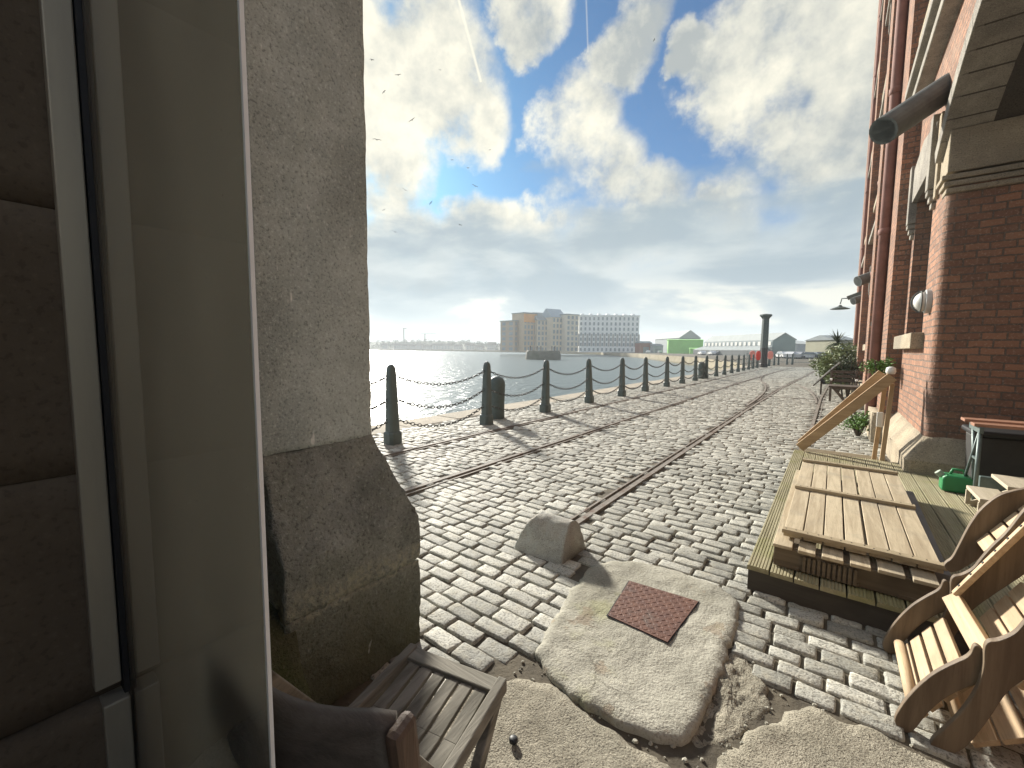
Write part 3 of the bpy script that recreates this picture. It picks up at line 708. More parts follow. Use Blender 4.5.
# ------------------------------------------------------------------ brick warehouse on the right
FX = .86; Y0 = 6.55; Y1 = 26.8; ZT = 19.0
bw = thing('brick_warehouse', (FX,Y0,0), 'tall red brick warehouse with stone plinth and arched gateway', 'warehouse')
def skin(mb, X, y0, y1, z0, z1, openings, depth):
    """a wall plane facing -X with real openings (y0,y1,z0,z1) and their reveals"""
    ys = sorted({y0,y1,*[q for o in openings for q in o[:2]]}); zs_ = sorted({z0,z1,*[q for o in openings for q in o[2:]]})
    for a, b in zip(ys[:-1], ys[1:]):
        for c, d in zip(zs_[:-1], zs_[1:]):
            if any(o[0] <= a and b <= o[1] and o[2] <= c and d <= o[3] for o in openings): continue
            mb.add([(X,a,c),(X,b,c),(X,b,d),(X,a,d)], [(0,3,2,1)])
    for a, b, c, d in openings:
        e = X+depth
        mb.add([(X,a,c),(X,b,c),(X,b,d),(X,a,d),(e,a,c),(e,b,c),(e,b,d),(e,a,d)], [(0,1,5,4),(1,2,6,5),(2,3,7,6),(3,0,4,7)])
piers = [(9.18,10.35),(14.2,15.2),(19.4,20.4),(24.6,25.6)]
bays = [(7.35,8.85,0),(11.5,13.0,1),(16.6,18.1,1),(21.8,23.3,1)]
storeys = [(1.75,3.75),(6.2,8.5),(9.6,11.8),(12.9,15.0),(16.0,17.8)]
ops = [(a,b,c,d) for a,b,_ in bays for c,d in storeys]
mb = MB(); skin(mb, FX, Y0+.08, Y1, .5, ZT, ops, .28)
# bullnosed corner and the jamb of the archway
n = 8; cr = .08
for i in range(n):
    a, b = [(FX+cr-cr*math.cos(t*math.pi/2/n), Y0+cr-cr*math.sin(t*math.pi/2/n)) for t in (i, i+1)]
    for c, d in ((.5,3.3),): mb.add([(*a,c),(*b,c),(*b,d),(*a,d)], [(0,1,2,3)])
mb.add([(FX+cr,Y0,.5),(2.6,Y0,.5),(2.6,Y0,3.3),(FX+cr,Y0,3.3)], [(0,1,2,3)])
mb.add([(FX,Y1,.5),(6,Y1,.5),(6,Y1,ZT),(FX,Y1,ZT)], [(0,1,2,3)])
# wall above and south of the arch
YC, AR, AZ = 4.15, 4.87, -.37
def arc(y): return AZ+math.sqrt(AR*AR-(y-YC)**2)
YS = 2*YC-Y0; YE = YS-.9
yy = np.linspace(YS, Y0+.08, 26)
for a, b in zip(yy[:-1], yy[1:]):
    mb.add([(FX,a,arc(a)),(FX,b,arc(b)),(FX,b,ZT),(FX,a,ZT)], [(0,3,2,1)])
mb.add([(FX,YE,0),(FX,YS,0),(FX,YS,ZT),(FX,YE,ZT)], [(0,3,2,1)]); mb.add([(FX,YS,0),(2.6,YS,0),(2.6,YS,4),(FX,YS,4)], [(0,3,2,1)])
mb.add([(FX,YE,0),(6,YE,0),(6,YE,ZT),(FX,YE,ZT)], [(0,3,2,1)])
mb.build('wall', BRICK, bw)
mb = MB()
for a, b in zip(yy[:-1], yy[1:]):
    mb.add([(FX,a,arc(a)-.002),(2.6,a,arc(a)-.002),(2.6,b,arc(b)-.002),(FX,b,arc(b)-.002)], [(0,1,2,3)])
mb.build('arch_soffit', stone_mat('dark_soffit_stone',(.10,.085,.07),(.07,.06,.05),(.08,.07,.06),scale=3), bw)  # soffit in a darker stone tone than the ring
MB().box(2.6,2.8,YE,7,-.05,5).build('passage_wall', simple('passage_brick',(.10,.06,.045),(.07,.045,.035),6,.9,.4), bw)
# voussoir ring, proud of the brick
mb = MB(); nv = 22; yv = np.linspace(YS+.02, Y0+.35, nv+1)
for a, b in zip(yv[:-1], yv[1:]):
    a2, b2 = a+.004, b-.004; 
    def o_(y): 
        d = Vector((y-YC, arc(y)-AZ)).normalized()*.17; return (y+d.x, arc(y)+d.y)
    pr = [(a2,arc(a2)-.004),(b2,arc(b2)-.004),o_(b2),o_(a2)]; mb.prism(pr, 'x', FX-.07, FX+.3)
recalc(mb.build('voussoir_ring', GREYS, bw, bevel=.008))
# impost: big lintel block and three stepped corbels
mb = MB(); mb.box(FX-.01, 2.6, Y0-.015, Y0+.42, 3.42, 3.86)
for k in range(3): mb.box(FX-.05+.02*k, 2.6, Y0-.03+.0*k, Y0+.30-.05*k, 3.40-.07*(k+1)+.012, 3.40-.07*k-.004)
mb.box(FX-.04, FX+.02, Y0+.42, Y0+.55, 3.30, 4.25)
mb.build('impost', SANDS, bw, bevel=.01)
# plinth with sloped weathering, battered outwards by .16
P_ = .16
def pl(mb, y1, xin=2.6):
    f, b = FX-P_, Y0-P_
    for z0, z1, in ((-.05,.30),):
        mb.add([(f,b,z0),(xin,b,z0),(xin,b,z1),(f,b,z1),(f,y1,z0),(f,y1,z1)], [(0,1,2,3),(4,0,3,5)])
    z1, z2 = .30, .56
    mb.add([(f,b,z1),(xin,b,z1),(xin,Y0-.002,z2),(FX-.002,Y0-.002,z2),(f,y1,z1),(FX-.002,y1,z2),(FX+.3,Y0+.3,z2),(xin,Y0+.3,z2),(FX+.3,y1,z2)], [(0,1,2,3),(4,0,3,5),(3,2,7,6),(5,3,6,8)])
mb = MB(); pl(mb, 9.18); o = mb.build('plinth', SANDS, bw); rough(o, .09, .014, 4, 11, .02)
mb = MB(); mb.box(FX-P_, FX+.1, 10.35, Y1, -.05, .52); o = mb.build('plinth', SANDS, bw); rough(o, .2, .01, 3, 12, .02)
for a, b in piers:
    mb = MB(); mb.box(FX-.19, FX+.05, a, b, .0, ZT); mb.build('pilaster', BRICK, bw)
    mb = MB(); mb.box(FX-.30, FX+.04, a-.05, b+.05, -.05, .50); o = mb.build('pilaster_base', SANDS, bw); rough(o, .1, .01, 4, 13, .02)
for yq, px_ in ((10.22,FX-.26),(15.35,FX-.10),(24.45,FX-.10)):
    mb = MB(); mb.tube([(px_,yq,z) for z in (.1,6,12,ZT-.4)], .085, 14)
    for z in np.arange(1.2, ZT, 2.4): mb.lathe([(.085,0),(.10,.01),(.10,.10),(.085,.11)], 14, (px_,yq,z))
    mb.build('downpipe', REDPIPE, bw, smooth=True)
for a, b, k in bays:
    for si, (c, d) in enumerate(storeys):
        w = MB().box(FX+.20, FX+.26, a, b, c, d).build('window', WGLASS, bw)
        mb = MB(); nn = 3
        for q in range(nn+1): yq = a+(b-a)*q/nn; mb.box(FX+.165, FX+.2, max(a,yq-.025), min(b,yq+.025), c, d)
        for z in np.linspace(c, d, 6): mb.box(FX+.167, FX+.199, a, b, max(c,z-.02), min(d,z+.02))
        mb.build('glazing_bars', simple('window_bars',(.10,.10,.09),(.07,.07,.065),8,.6,.1), w)
        MB().box(FX-.12, FX+.17, a-.18, b+.18, c-.20, c-.003).build('sill', SANDS, w, bevel=.01)
        mb = MB(); mb.prism([(a-.05,d+.003),(b+.05,d+.003),(b+.25,d+.45),((a+b)/2,d+.62),(a-.25,d+.45)], 'x', FX-.06, FX+.16); recalc(mb.build('lintel', GREYS, w, bevel=.01))
        # hood mould with stepped drops either side
        for y_, s in ((a-.12,-1),(b+.12,1)):
            mb = MB()
            mb.box(FX-.09, FX+.04, y_-.09, y_+.09, d-.30, d+.55)
            for q in range(3): mb.box(FX-.085+.022*q, FX+.04, y_-.075+.01*q, y_+.075-.01*q, d-.31-.075*(q+1)+.012, d-.31-.075*q)
            mb.build('hood_mould', GREYS, w, bevel=.008)
for z in (5.2, 5.38):
    mb = MB(); mb.box(FX-.16 if z<5.3 else FX-.22, FX+.05, 2.0, 9.12, z, z+.12); mb.build('string_course', GREYS, bw, bevel=.015)
mb = MB()
for (a, b) in ((10.4,14.15),(15.25,19.35),(20.45,24.55)):
    for z in (5.2, 9.0, 12.3, 15.4): MB().box(FX-.14, FX+.05, a, b, z, z+.16).build('string_course', GREYS, bw, bevel=.015)
MB().box(FX-.35, 6, YE-.1, Y1+.2, ZT, ZT+.5).build('cornice', GREYS, bw, bevel=.03); MB().box(FX,6.2,YE-.02,Y1+.02,ZT+.5,ZT+.7).build('roof', GREYP, bw)
# grey spouts sticking out of the wall
def spout(p, tip, r):
    p, tip = Vector(p), Vector(tip); d = (tip-p).normalized(); mb = MB(); mb.tube([p-d*.1, p, tip], r, 22, False)
    mb.tube([tip, p], r*.82, 22, False)
    n = 22; o = len(mb.v); mb.add(mb.v[44:66]+mb.v[66:88], [(k,(k+1)%22,22+(k+1)%22,22+k) for k in range(22)])
    mb.tube([tip-d*.34, tip-d*.33], r*.82, 22)
    return mb.build('spout', GREYP, bw, smooth=False)
spout((FX-.02,7.1,4.53),(.295,6.5,4.0),.15); spout((FX,16.3,3.75),(.42,16.0,3.55),.15); spout((FX,21.0,3.6),(.45,20.7,3.42),.14)
# bulkhead lights
for (y_, z_) in ((6.95,2.1),(10.9,2.2),(14.0,2.2)):
    mb = MB(); mb.tube([(FX+.02,y_,z_),(FX-.05,y_,z_)],[.14,.14],20); l = mb.build('wall_light', simple('light_body',(.5,.49,.46),(.42,.41,.39),8,.5,.1), bw, bevel=.01)
    mb = MB(); pr = [(FX-.05-.10*math.sin(t), .115*math.cos(t)) for t in np.linspace(0,math.pi/2,7)]
    mb.tube([(x,y_,z_) for x,_ in pr], [max(r,.004) for _,r in pr], 20); mb.build('lens', WHITEP, l, smooth=True)
    mb = MB(); mb.tube([(FX-.052-.112*math.sin(t),y_,z_+.128*math.cos(t)) for t in np.linspace(0,math.pi,9)], .008, 6); mb.tube([(FX-.085,y_+.122*math.cos(t),z_+.122*math.sin(t)) for t in np.linspace(0,2*math.pi,17)], .007, 6, False); mb.build('guard', GREYP, l, smooth=True)
# swan-neck lamp far along the wall, and hooded lamp high up
mb = MB(); mb.bar((FX,22.5,3.95),(.30,22.5,3.72),.14,.16); o = mb.build('lamp_arm', GREYP, bw)
MB().tube([(.30,22.5,3.72),(.12,22.5,3.72),(.08,22.5,3.5)], .022, 8).lathe([(.04,.16),(.08,.10),(.34,0),(.34,-.015),(.03,.06)], 18, (.08,22.5,3.30)).build('lamp_shade', IRON, o)
mb = MB(); pts = [(FX-.0-.45*math.sin(t), 19.0, 14.3+.35*math.cos(t)) for t in np.linspace(0,math.pi/1.8,8)]
mb.tube(pts, [.06,.09,.13,.15,.16,.16,.15,.12], 12); mb.build('hooded_lamp', IRON, bw, smooth=True)

# ------------------------------------------------------------------ timber deck beside the building
DX0, DX1, DY0, DY1, DZ = -.36, 2.4, 2.92, 6.86, .16
dk = thing('timber_deck', (DX0,DY0,0), 'low grooved timber deck with dark front edge beside the brick warehouse', 'deck')
def grooved(mb, x0, x1, y0, y1, z0, z1, along='y', n=7):
    """a decking board: fine ridges along its length"""
    pr = [(x0,z0)]; w = (x1-x0)/n
    for k in range(n):
        a = x0+k*w; pr += [(a+w*.08,z1-.004),(a+w*.2,z1),(a+w*.75,z1),(a+w*.9,z1-.004)]
    pr.append((x1,z0))
    if along == 'y': mb.prism(pr, 'y', y0, y1)
    else: mb.prism(pr, 'x', y0, y1)
mb = MB(); x = DX0
while x < DX1:
    if x < .69: grooved(mb, x, x+.118, DY0+random.uniform(-.006,.006), DY1-.0, DZ-.028, DZ+random.uniform(-.002,.002))
    else: grooved(mb, x, x+.118, DY0+random.uniform(-.006,.006), 6.37, DZ-.028, DZ+random.uniform(-.002,.002))
    x += .124
recalc(mb.build('deck_boards', DECK, dk))
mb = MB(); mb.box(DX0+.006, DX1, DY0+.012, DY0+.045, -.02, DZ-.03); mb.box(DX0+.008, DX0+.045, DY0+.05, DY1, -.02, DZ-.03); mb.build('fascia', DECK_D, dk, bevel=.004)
mb = MB()
for k in range(5): grooved(mb, 6.885+k*.125, 6.885+k*.125+.112, DX0+.03, .55, .055, .085, 'x', 5)
for xx in (-.3,.1,.5): mb.box(xx, xx+.05, 6.89, 7.48, -.03, .054)
o = recalc(mb.build('step_boards', DECK_X, dk))
mb = MB(); mb.bar((.56,3.35,.20),(.60,5.2,.20),.09,.07); mb.build('edge_trim', simple('grey_trim',(.22,.22,.215),(.17,.17,.165),7,.6,.2), dk, bevel=.006)

# pallet below, boarded panel on top of it
pt = thing('wooden_pallet', (-.2,2.98,DZ), 'rough wooden pallet with spaced boards lying on the deck under the boarded panel', 'pallet')
px0, px1, py0, py1 = -.235, .50, 2.985, 5.05
mb = MB(); bw_ = [.10,.085,.10,.09,.11,.10]; x = px0
for k, w in enumerate(bw_):
    mb.box(x, x+w, py0+random.uniform(-.015,.015), py1, .292, .312); x += w+.030
mb.build('top_boards', PINE_Y, pt, bevel=.003)
mb = MB()
for yb in (py0+.06, 3.95, py1-.16): mb.box(px0+.01, px1-.01, yb, yb+.09, .27, .291)
for yb in (py0+.06, 3.95, py1-.16):
    for xb in (px0+.02, .07, px1-.16): mb.box(xb, xb+.13, yb, yb+.09, .19, .269)
for xb in (px0+.02, .07, px1-.15): mb.box(xb, xb+.12, py0+.03, py1, .166, .189)
mb.box(px0+.005, px1-.005, py0+.035, py0+.058, .168, .286)
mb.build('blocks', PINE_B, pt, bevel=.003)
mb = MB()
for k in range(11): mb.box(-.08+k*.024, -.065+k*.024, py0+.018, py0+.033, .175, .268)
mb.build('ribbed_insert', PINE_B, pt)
pn = thing('boarded_panel', (-.18,3.1,.33), 'pale pine panel of seven boards and three battens lying on the pallet', 'panel')
cs = [Vector(p) for p in ((-.195,3.12,.345),(.53,3.10,.345),(.545,5.36,.345),(-.20,5.36,.345))]
mb = MB(); nb = 7; gaps = [0,.004,.004,.006,.012,.003,.003,0]
for k in range(nb):
    a, b = k/nb, (k+1)/nb
    pa, pb, pc, pd = cs[0].lerp(cs[1],a), cs[0].lerp(cs[1],b), cs[3].lerp(cs[2],b), cs[3].lerp(cs[2],a)
    g0, g1 = gaps[k]/2+.0015, gaps[k+1]/2+.0015; zz = random.uniform(-.002,.002); e = random.uniform(-.012,.012)
    vs = [(pa.x+g0,pa.y,.328+zz),(pb.x-g1,pb.y,.328+zz),(pc.x-g1,pc.y+e,.328+zz),(pd.x+g0,pd.y+e,.328+zz)]
    mb.add(vs+[(x,y,z+.022) for x,y,z in vs], [(0,3,2,1),(4,5,6,7),(0,1,5,4),(1,2,6,5),(2,3,7,6),(3,0,4,7)])
mb.build('boards', PINE_Y, pn, bevel=.003)
for yb in (3.13, 4.22, 5.31):
    bt = MB().bar((-.20,yb,.364),(.54,yb-.015,.364),.055,.026).build('batten', PINE_X, pn, bevel=.003); mb = MB()
    for k in range(14): mb.lathe([(.0042,-.002),(.004,.0012)], 8, (-.17+k*.0525+random.uniform(-.01,.01), yb-.006+random.uniform(-.012,.012), .3772))
    mb.build('nails', BLACKP, bt)

# sloping double handrail with its two posts
hr = thing('sloping_handrail', (-.28,6.95,DZ), 'sloping double plank handrail with two thin posts at the far end of the deck', 'handrail')
MB().bar((-.30,6.83,.20),(.575,6.83,1.205),.04,.115,(0,0,1)).build('rail', PINE_D, hr, bevel=.004)
MB().bar((-.30,7.05,.22),(.50,7.05,1.24),.04,.105,(0,0,1)).build('rail', PINE_D, hr, bevel=.004)
PINE_Z = wood('pine_posts', (.46,.33,.19), (.36,.24,.13), 'z')
MB().bar((.545,6.855+.03,.12),(.585,6.86+.03,1.12),.045,.045,(0,1,0)).build('post', PINE_Z, hr, bevel=.004)
MB().bar((.475,7.0,.06),(.525,7.0,1.06),.045,.045,(0,1,0)).build('post', PINE_Z, hr, bevel=.004)
MB().lathe([(.04,0),(.05,.03),(.045,.075),(.02,.09)], 12, (.56,6.87,1.235)).build('post_cap', WHITEP, hr, smooth=True)
mb = MB(); mb.box(.47,.535,6.95,6.975,.56,.75); mb.build('bracket', WHITEP, hr, bevel=.01)

# jerry can
jc = thing('jerry_can', (1.02,5.78,DZ), 'green plastic fuel can with spout cap standing on the deck by the plinth', 'fuel can')
mb = MB(); mb.prism([(.90,.163),(1.13,.163),(1.14,.29),(1.10,.325),(.93,.325),(.90,.30)], 'y', 5.70, 5.86); recalc(mb.build('body', GREENP, jc, bevel=.022))
MB().tube([(.96,5.78,.31),(.98,5.78,.375),(1.05,5.78,.375),(1.08,5.78,.31)], .013, 8).build('handle', GREENP, jc, smooth=True)
MB().tube([(.91,5.78,.30),(.875,5.78,.335)], .03, 12).build('cap', simple('pale_cap',(.35,.4,.32),(.3,.34,.28),6,.5,0), jc, bevel=.004)

# folding workbench
wb = thing('folding_workbench', (1.2,5.6,DZ), 'folding workbench with reddish timber jaws and grey-green steel legs in the archway', 'workbench')
JAW = wood('workbench_jaws', (.38,.20,.13), (.28,.14,.09), 'x', .5)
MB().box(1.03,1.75,5.46,5.60,.845,.872).build('jaw', JAW, wb, bevel=.004); MB().box(1.00,1.75,5.64,5.80,.862,.888).build('jaw', JAW, wb, bevel=.004)
MB().box(1.06,1.09,5.44,5.80,.79,.844).box(1.66,1.69,5.44,5.80,.79,.844).build('top_frame', WBGREEN, wb, bevel=.005)
for xx in (1.075, 1.675):
    MB().tube([(xx,5.48,.80),(xx,5.46,.163)], .016, 10).build('leg', WBGREEN, wb, smooth=True)
    MB().tube([(xx+.0,5.50,.80),(xx-.02,5.85,.163)], .011, 10).build('leg', WBGREEN, wb, smooth=True)
    MB().bar((xx,5.475,.55),(xx,5.64,.55),.02,.02).build('brace', WBGREEN, wb)
    MB().tube([(xx,5.70,.80),(xx+.03,5.68,.32)], .016, 10).build('leg', WBGREEN, wb, smooth=True)
MB().box(1.10,1.75,5.47,5.53,.30,.40).build('step_bar', WBGREEN, wb, bevel=.006)
pb = MB().box(1.255,1.66,5.455,5.469,.325,.375).build('name_plate', BLACKP, wb)
cu = bpy.data.curves.new('lettering', 'FONT'); cu.body = 'Black & Decker'; cu.size = .052; cu.extrude = .001; cu.space_character = 1.05
to = bpy.data.objects.new('lettering_source', cu); COL.objects.link(to); bpy.context.view_layer.update()
tm = bpy.data.meshes.new_from_object(to); bpy.data.objects.remove(to)
lo = bpy.data.objects.new('lettering', tm); COL.objects.link(lo); tm.materials.clear(); tm.materials.append(WHITEP)
lo.parent = pb; lo.location = Vector((1.265,5.4535,.332))-wb.location; lo.rotation_euler = (R(90),0,0)
tb = thing('tool_crate', (1.45,5.9,DZ), 'dark grey storage box standing behind the workbench', 'storage box')
mb = MB(); mb.prism([(1.16,.163),(1.95,.163),(1.98,.70),(1.13,.70)], 'y', 5.88, 6.30); recalc(mb.build('body', simple('grey_box',(.045,.043,.040),(.032,.031,.029),4,.6,.15), tb, bevel=.02))
MB().box(1.10,2.01,5.85,6.33,.703,.76).build('lid', BLACKP, tb, bevel=.02)

# small two-step stool, pale edges
st = thing('step_stool', (1.15,5.2,DZ), 'small pale two-step stool with open triangular sides beside the workbench', 'step stool')
PALEW = wood('pale_softwood', (.52,.45,.34), (.42,.36,.26), 'y')
for k, (xx, zz) in enumerate(((1.00,.30),(1.14,.43))):
    MB().box(xx, xx+.19, 4.92, 5.36, zz, zz+.03).build('tread', PALEW, st, bevel=.004)
for y_ in (4.935, 5.33):
    mb = MB(); mb.bar((1.01,y_,.17),(1.01,y_,.298),.022,.03,(1,0,0)); mb.bar((1.03,y_,.17),(1.42,y_,.44),.022,.05); mb.bar((1.32,y_,.163),(1.32,y_,.40),.022,.04,(1,0,0)); mb.build('side_rail', PALEW, st, bevel=.003)

# ------------------------------------------------------------------ curved slatted loungers, folded upright on the right
EDGE_A = [(.275,.03),(.30,.115),(.335,.20),(.375,.275),(.42,.335),(.462,.385),(.470,.44)]
IN_A   = [(.50,.42),(.50,.30),(.455,.255),(.405,.185),(.365,.10),(.335,.01),(.315,-.012),(.285,-.005)]
B_L = [(.487,.45),(.492,.37),(.478,.27),(.445,.165),(.405,.075),(.375,.01),(.385,-.02)]
B_R = [(.425,-.015),(.47,.045),(.515,.18),(.55,.31),(.585,.375),(.64,.46),(.72,.58),(.80,.74),(.86,.93),(.88,1.06)]
B_T = [(.80,1.0),(.735,.935),(.685,.845),(.642,.725),(.60,.645),(.575,.585),(.555,.53),(.52,.488),(.495,.475)]
B_T2 = [(.86,.93),(.77,.915),(.70,.885),(.64,.845),(.59,.765),(.56,.68),(.535,.58),(.515,.50),(.495,.475)]
def smooth_poly(P, n=2):
    for _ in range(n):
        Q = []
        for i in range(len(P)):
            a, b = P[i], P[(i+1)%len(P)]; Q += [(a[0]*.78+b[0]*.22, a[1]*.78+b[1]*.22), (a[0]*.22+b[0]*.78, a[1]*.22+b[1]*.78)]
        P = Q
    return P
def lounger(yn, wid, dx, dz, label, sub=0):
    t = thing('slatted_lounger', (.5+dx,yn,0), label, 'wooden chair')
    for k, y_ in enumerate((yn, yn+wid)):
        A = [(x+dx,z+dz) for x,z in smooth_poly(EDGE_A+IN_A)]; B = [(x+dx,z+dz) for x,z in smooth_poly(B_L+B_R[:-1]+(B_T2 if sub else B_T))]
        s = 1 if k == 0 else 1
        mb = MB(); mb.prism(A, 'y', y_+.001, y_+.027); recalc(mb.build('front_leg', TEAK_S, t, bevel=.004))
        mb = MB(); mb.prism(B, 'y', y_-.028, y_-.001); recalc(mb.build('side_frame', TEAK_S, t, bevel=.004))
    ya, yb = yn+.029, yn+wid-.030
    def slats(p, q, n, th, name, m, gap=.009, trim=0):
        p, q = Vector((p[0]+dx,0,p[1]+dz)), Vector((q[0]+dx,0,q[1]+dz)); mb = MB(); L = (q-p).length/n; d = (q-p).normalized(); nn = Vector((-d.z,0,d.x))
        for i in range(n):
            a = p+d*(i*L+gap/2); b = p+d*((i+1)*L-gap/2)
            mb.add([(v.x,yy_,v.z) for yy_ in (ya+trim,yb-trim) for v in (a, b, b+nn*th, a+nn*th)], [(0,1,2,3),(7,6,5,4),(0,4,5,1),(1,5,6,2),(2,6,7,3),(3,7,4,0)])
        return recalc(mb.build(name, m, t, bevel=.003))
    slats((.60,.30),(.90,.88), 8, .02, 'back_slats', TEAK)
    slats((.345,.03),(.49,.27), 4, .018, 'seat_slats', TEAK, .016)
    slats((.50,.02),(.86,.30), 5, .02, 'lower_slats', TEAK)
    MB().bar((.52+dx,ya+.02,.37+dz),(.50+dx,yb,.37+dz),.045,.065,(1,0,1)).build('cross_rail', TEAK, t, bevel=.004)
    for (x_, z_) in ((.335,.075),(.455,.115)):
        MB().tube([(x_+dx,ya,z_+dz),(x_+dx,yb,z_+dz)], .021, 12).build('dowel', TEAK, t, smooth=True)
    mb = MB(); mb.bar((.50+dx,yb-.02,.40+dz),(.76+dx,yb-.02,.92+dz),.03,.022,(-1,0,.5)); mb.build('slat_rail', TEAK, t, bevel=.003)
    mb = MB()
    for q in np.linspace(.08,.95,8): 
        p = Vector((.50+dx,yb-.02,.40+dz)).lerp(Vector((.76+dx,yb-.02,.92+dz)), q)+Vector((-.0101,0,.0051)); mb.tube([p, p+Vector((-.0022,0,.0011))], .0055, 8)
    mb.build('screws', BLACKP, t)
    # raised outer arm board on the far side, joined by short slats
    A = [(x,z) for x,z in smooth_poly(B_L[:1]+[(.52,.42),(.60,.52),(.68,.66),(.76,.80)]+B_T2)]
    mb = MB(); mb.prism(A, 'y', yn+wid+.135, yn+wid+.163); recalc(mb.build('outer_arm', TEAK_S, t, bevel=.004))
    mb = MB(); p, q = Vector((.60,0,.60)), Vector((.79,0,.90)); d = (q-p).normalized(); nn = Vector((-d.z,0,d.x))
    for k in range(5):
        a = p+d*(k*.072); b = a+d*.062; mb.add([(v.x,y_,v.z) for y_ in (yn+wid+.002,yn+wid+.134) for v in (a,b,b+nn*.018,a+nn*.018)], [(0,1,2,3),(7,6,5,4),(0,4,5,1),(1,5,6,2),(2,6,7,3),(3,7,4,0)])
    recalc(mb.build('arm_slats', TEAK, t, bevel=.003))
    return t
lounger(2.19, .55, 0, 0, 'curved slatted wooden chair folded upright beside the timber deck')
# ------------------------------------------------------------------ weathered chair in the lower left
def chair():
    t = thing('slatted_chair', (-.95,.75,0), 'old grey weathered slatted chair in front of the mossy pier', 'chair')
    fl, fr = Vector((-1.13,.905,.45)), Vector((-.765,.985,.45))        # front corners
    v = (fr-fl).normalized(); back = Vector((v.y,-v.x,0)); wd = (fr-fl).length; dp = .42
    def P(u, w, z=0): return fl + v*u + back*w + Vector((0,0,z))
    def bar(a, b, w, th, name, m, bev=.004): return MB().bar(a, b, w, th).build(name, m, t, bevel=bev)
    GZ = GREYW
    n = 6; e = .034; gap = (wd-2*e)/n
    mb = MB()
    for k in range(n):
        u = e+gap*(k+.5); a = P(u,.058,-.012); b = P(u,dp,-.03); c = P(u,.23,-.030)
        mb.bar(a, c, gap-.011, .016); mb.bar(c, b, gap-.011, .016)
    mb.build('seat_slats', GZ, t, bevel=.002)
    bar(P(.012,0,-.010), P(.012,dp+.02,-.022), .03, .045, 'seat_rail', GZ); bar(P(wd-.012,0,-.010), P(wd-.012,dp+.02,-.022), .03, .045, 'seat_rail', GZ)
    bar(P(.0,.028,-.008), P(wd,.028,-.008), .055, .024, 'front_rail', GREYW_X)
    for u in (.02, wd-.02):
        MB().bar(P(u,.03,-.03), P(u,.40,-.44), .03, .045).build('leg', GZ, t, bevel=.004); MB().bar(P(u,dp+.135,.30), P(u,.06,-.45), .03, .045).build('leg', GZ, t, bevel=.004)
    # thick curved top rail of the back, ends standing proud of the uprights
    cen = []; N = 14
    for k in range(N+1):
        s = k/N; u = -.02+s*(wd+.085); bowed = .07*4*s*(1-s)
        cen.append(P(u, dp+.17+bowed, .325))
    vs = []; fs = []
    for k, c in enumerate(cen):
        tt = (cen[min(k+1,N)]-cen[max(k-1,0)]).normalized(); nn = Vector((tt.y,-tt.x,0)); h = .085*(1 if 0<k<N else .9)
        for a in range(10):
            an = 2*math.pi*a/10; vs.append(c + nn*(math.copysign(abs(math.cos(an))**.6, math.cos(an))*.017) + Vector((0,0,math.copysign(abs(math.sin(an))**.6, math.sin(an))*h)) - nn*(math.sin(an)*.012))
    for k in range(N):
        for a in range(10): fs.append((k*10+a, k*10+(a+1)%10, (k+1)*10+(a+1)%10, (k+1)*10+a))
    fs += [tuple(range(10))[::-1], tuple(range(N*10,N*10+10))]
    mb = MB(); mb.add(vs, fs); recalc(mb.build('top_rail', wood('dark_worn_wood',(.12,.10,.08),(.07,.058,.047),'x',.6,c3=(.055,.05,.042)), t, smooth=True))
    for s in (.12,.31,.5,.69,.88):
        k = int(s*N); c = cen[k]; b = P(-.02+s*(wd+.085), dp+.03, .01); MB().bar(c-Vector((0,0,.03)), b, .035, .014, (0,1,.2)).build('back_slat', GZ, t, bevel=.002)
    BRW = wood('worn_brown_wood', (.13,.085,.058), (.08,.055,.04), 'z', .6)
    MB().bar(cen[N]+v*.012+Vector((0,0,.075)), cen[N]+v*.012-back*.05+Vector((0,0,-.33)), .032, .06, tuple(back)).build('back_post', BRW, t, bevel=.014)
    return t
chair()
tag(MB().lathe([(.0155,.0),(.017,.002),(.017,.012),(.012,.016),(.002,.017)], 14, (-.88,1.18,.020)).build('bottle_cap', BLACKP, smooth=True, off=(-.88,1.18,.02)), 'small black round cap lying on the pebbly concrete', 'bottle cap')

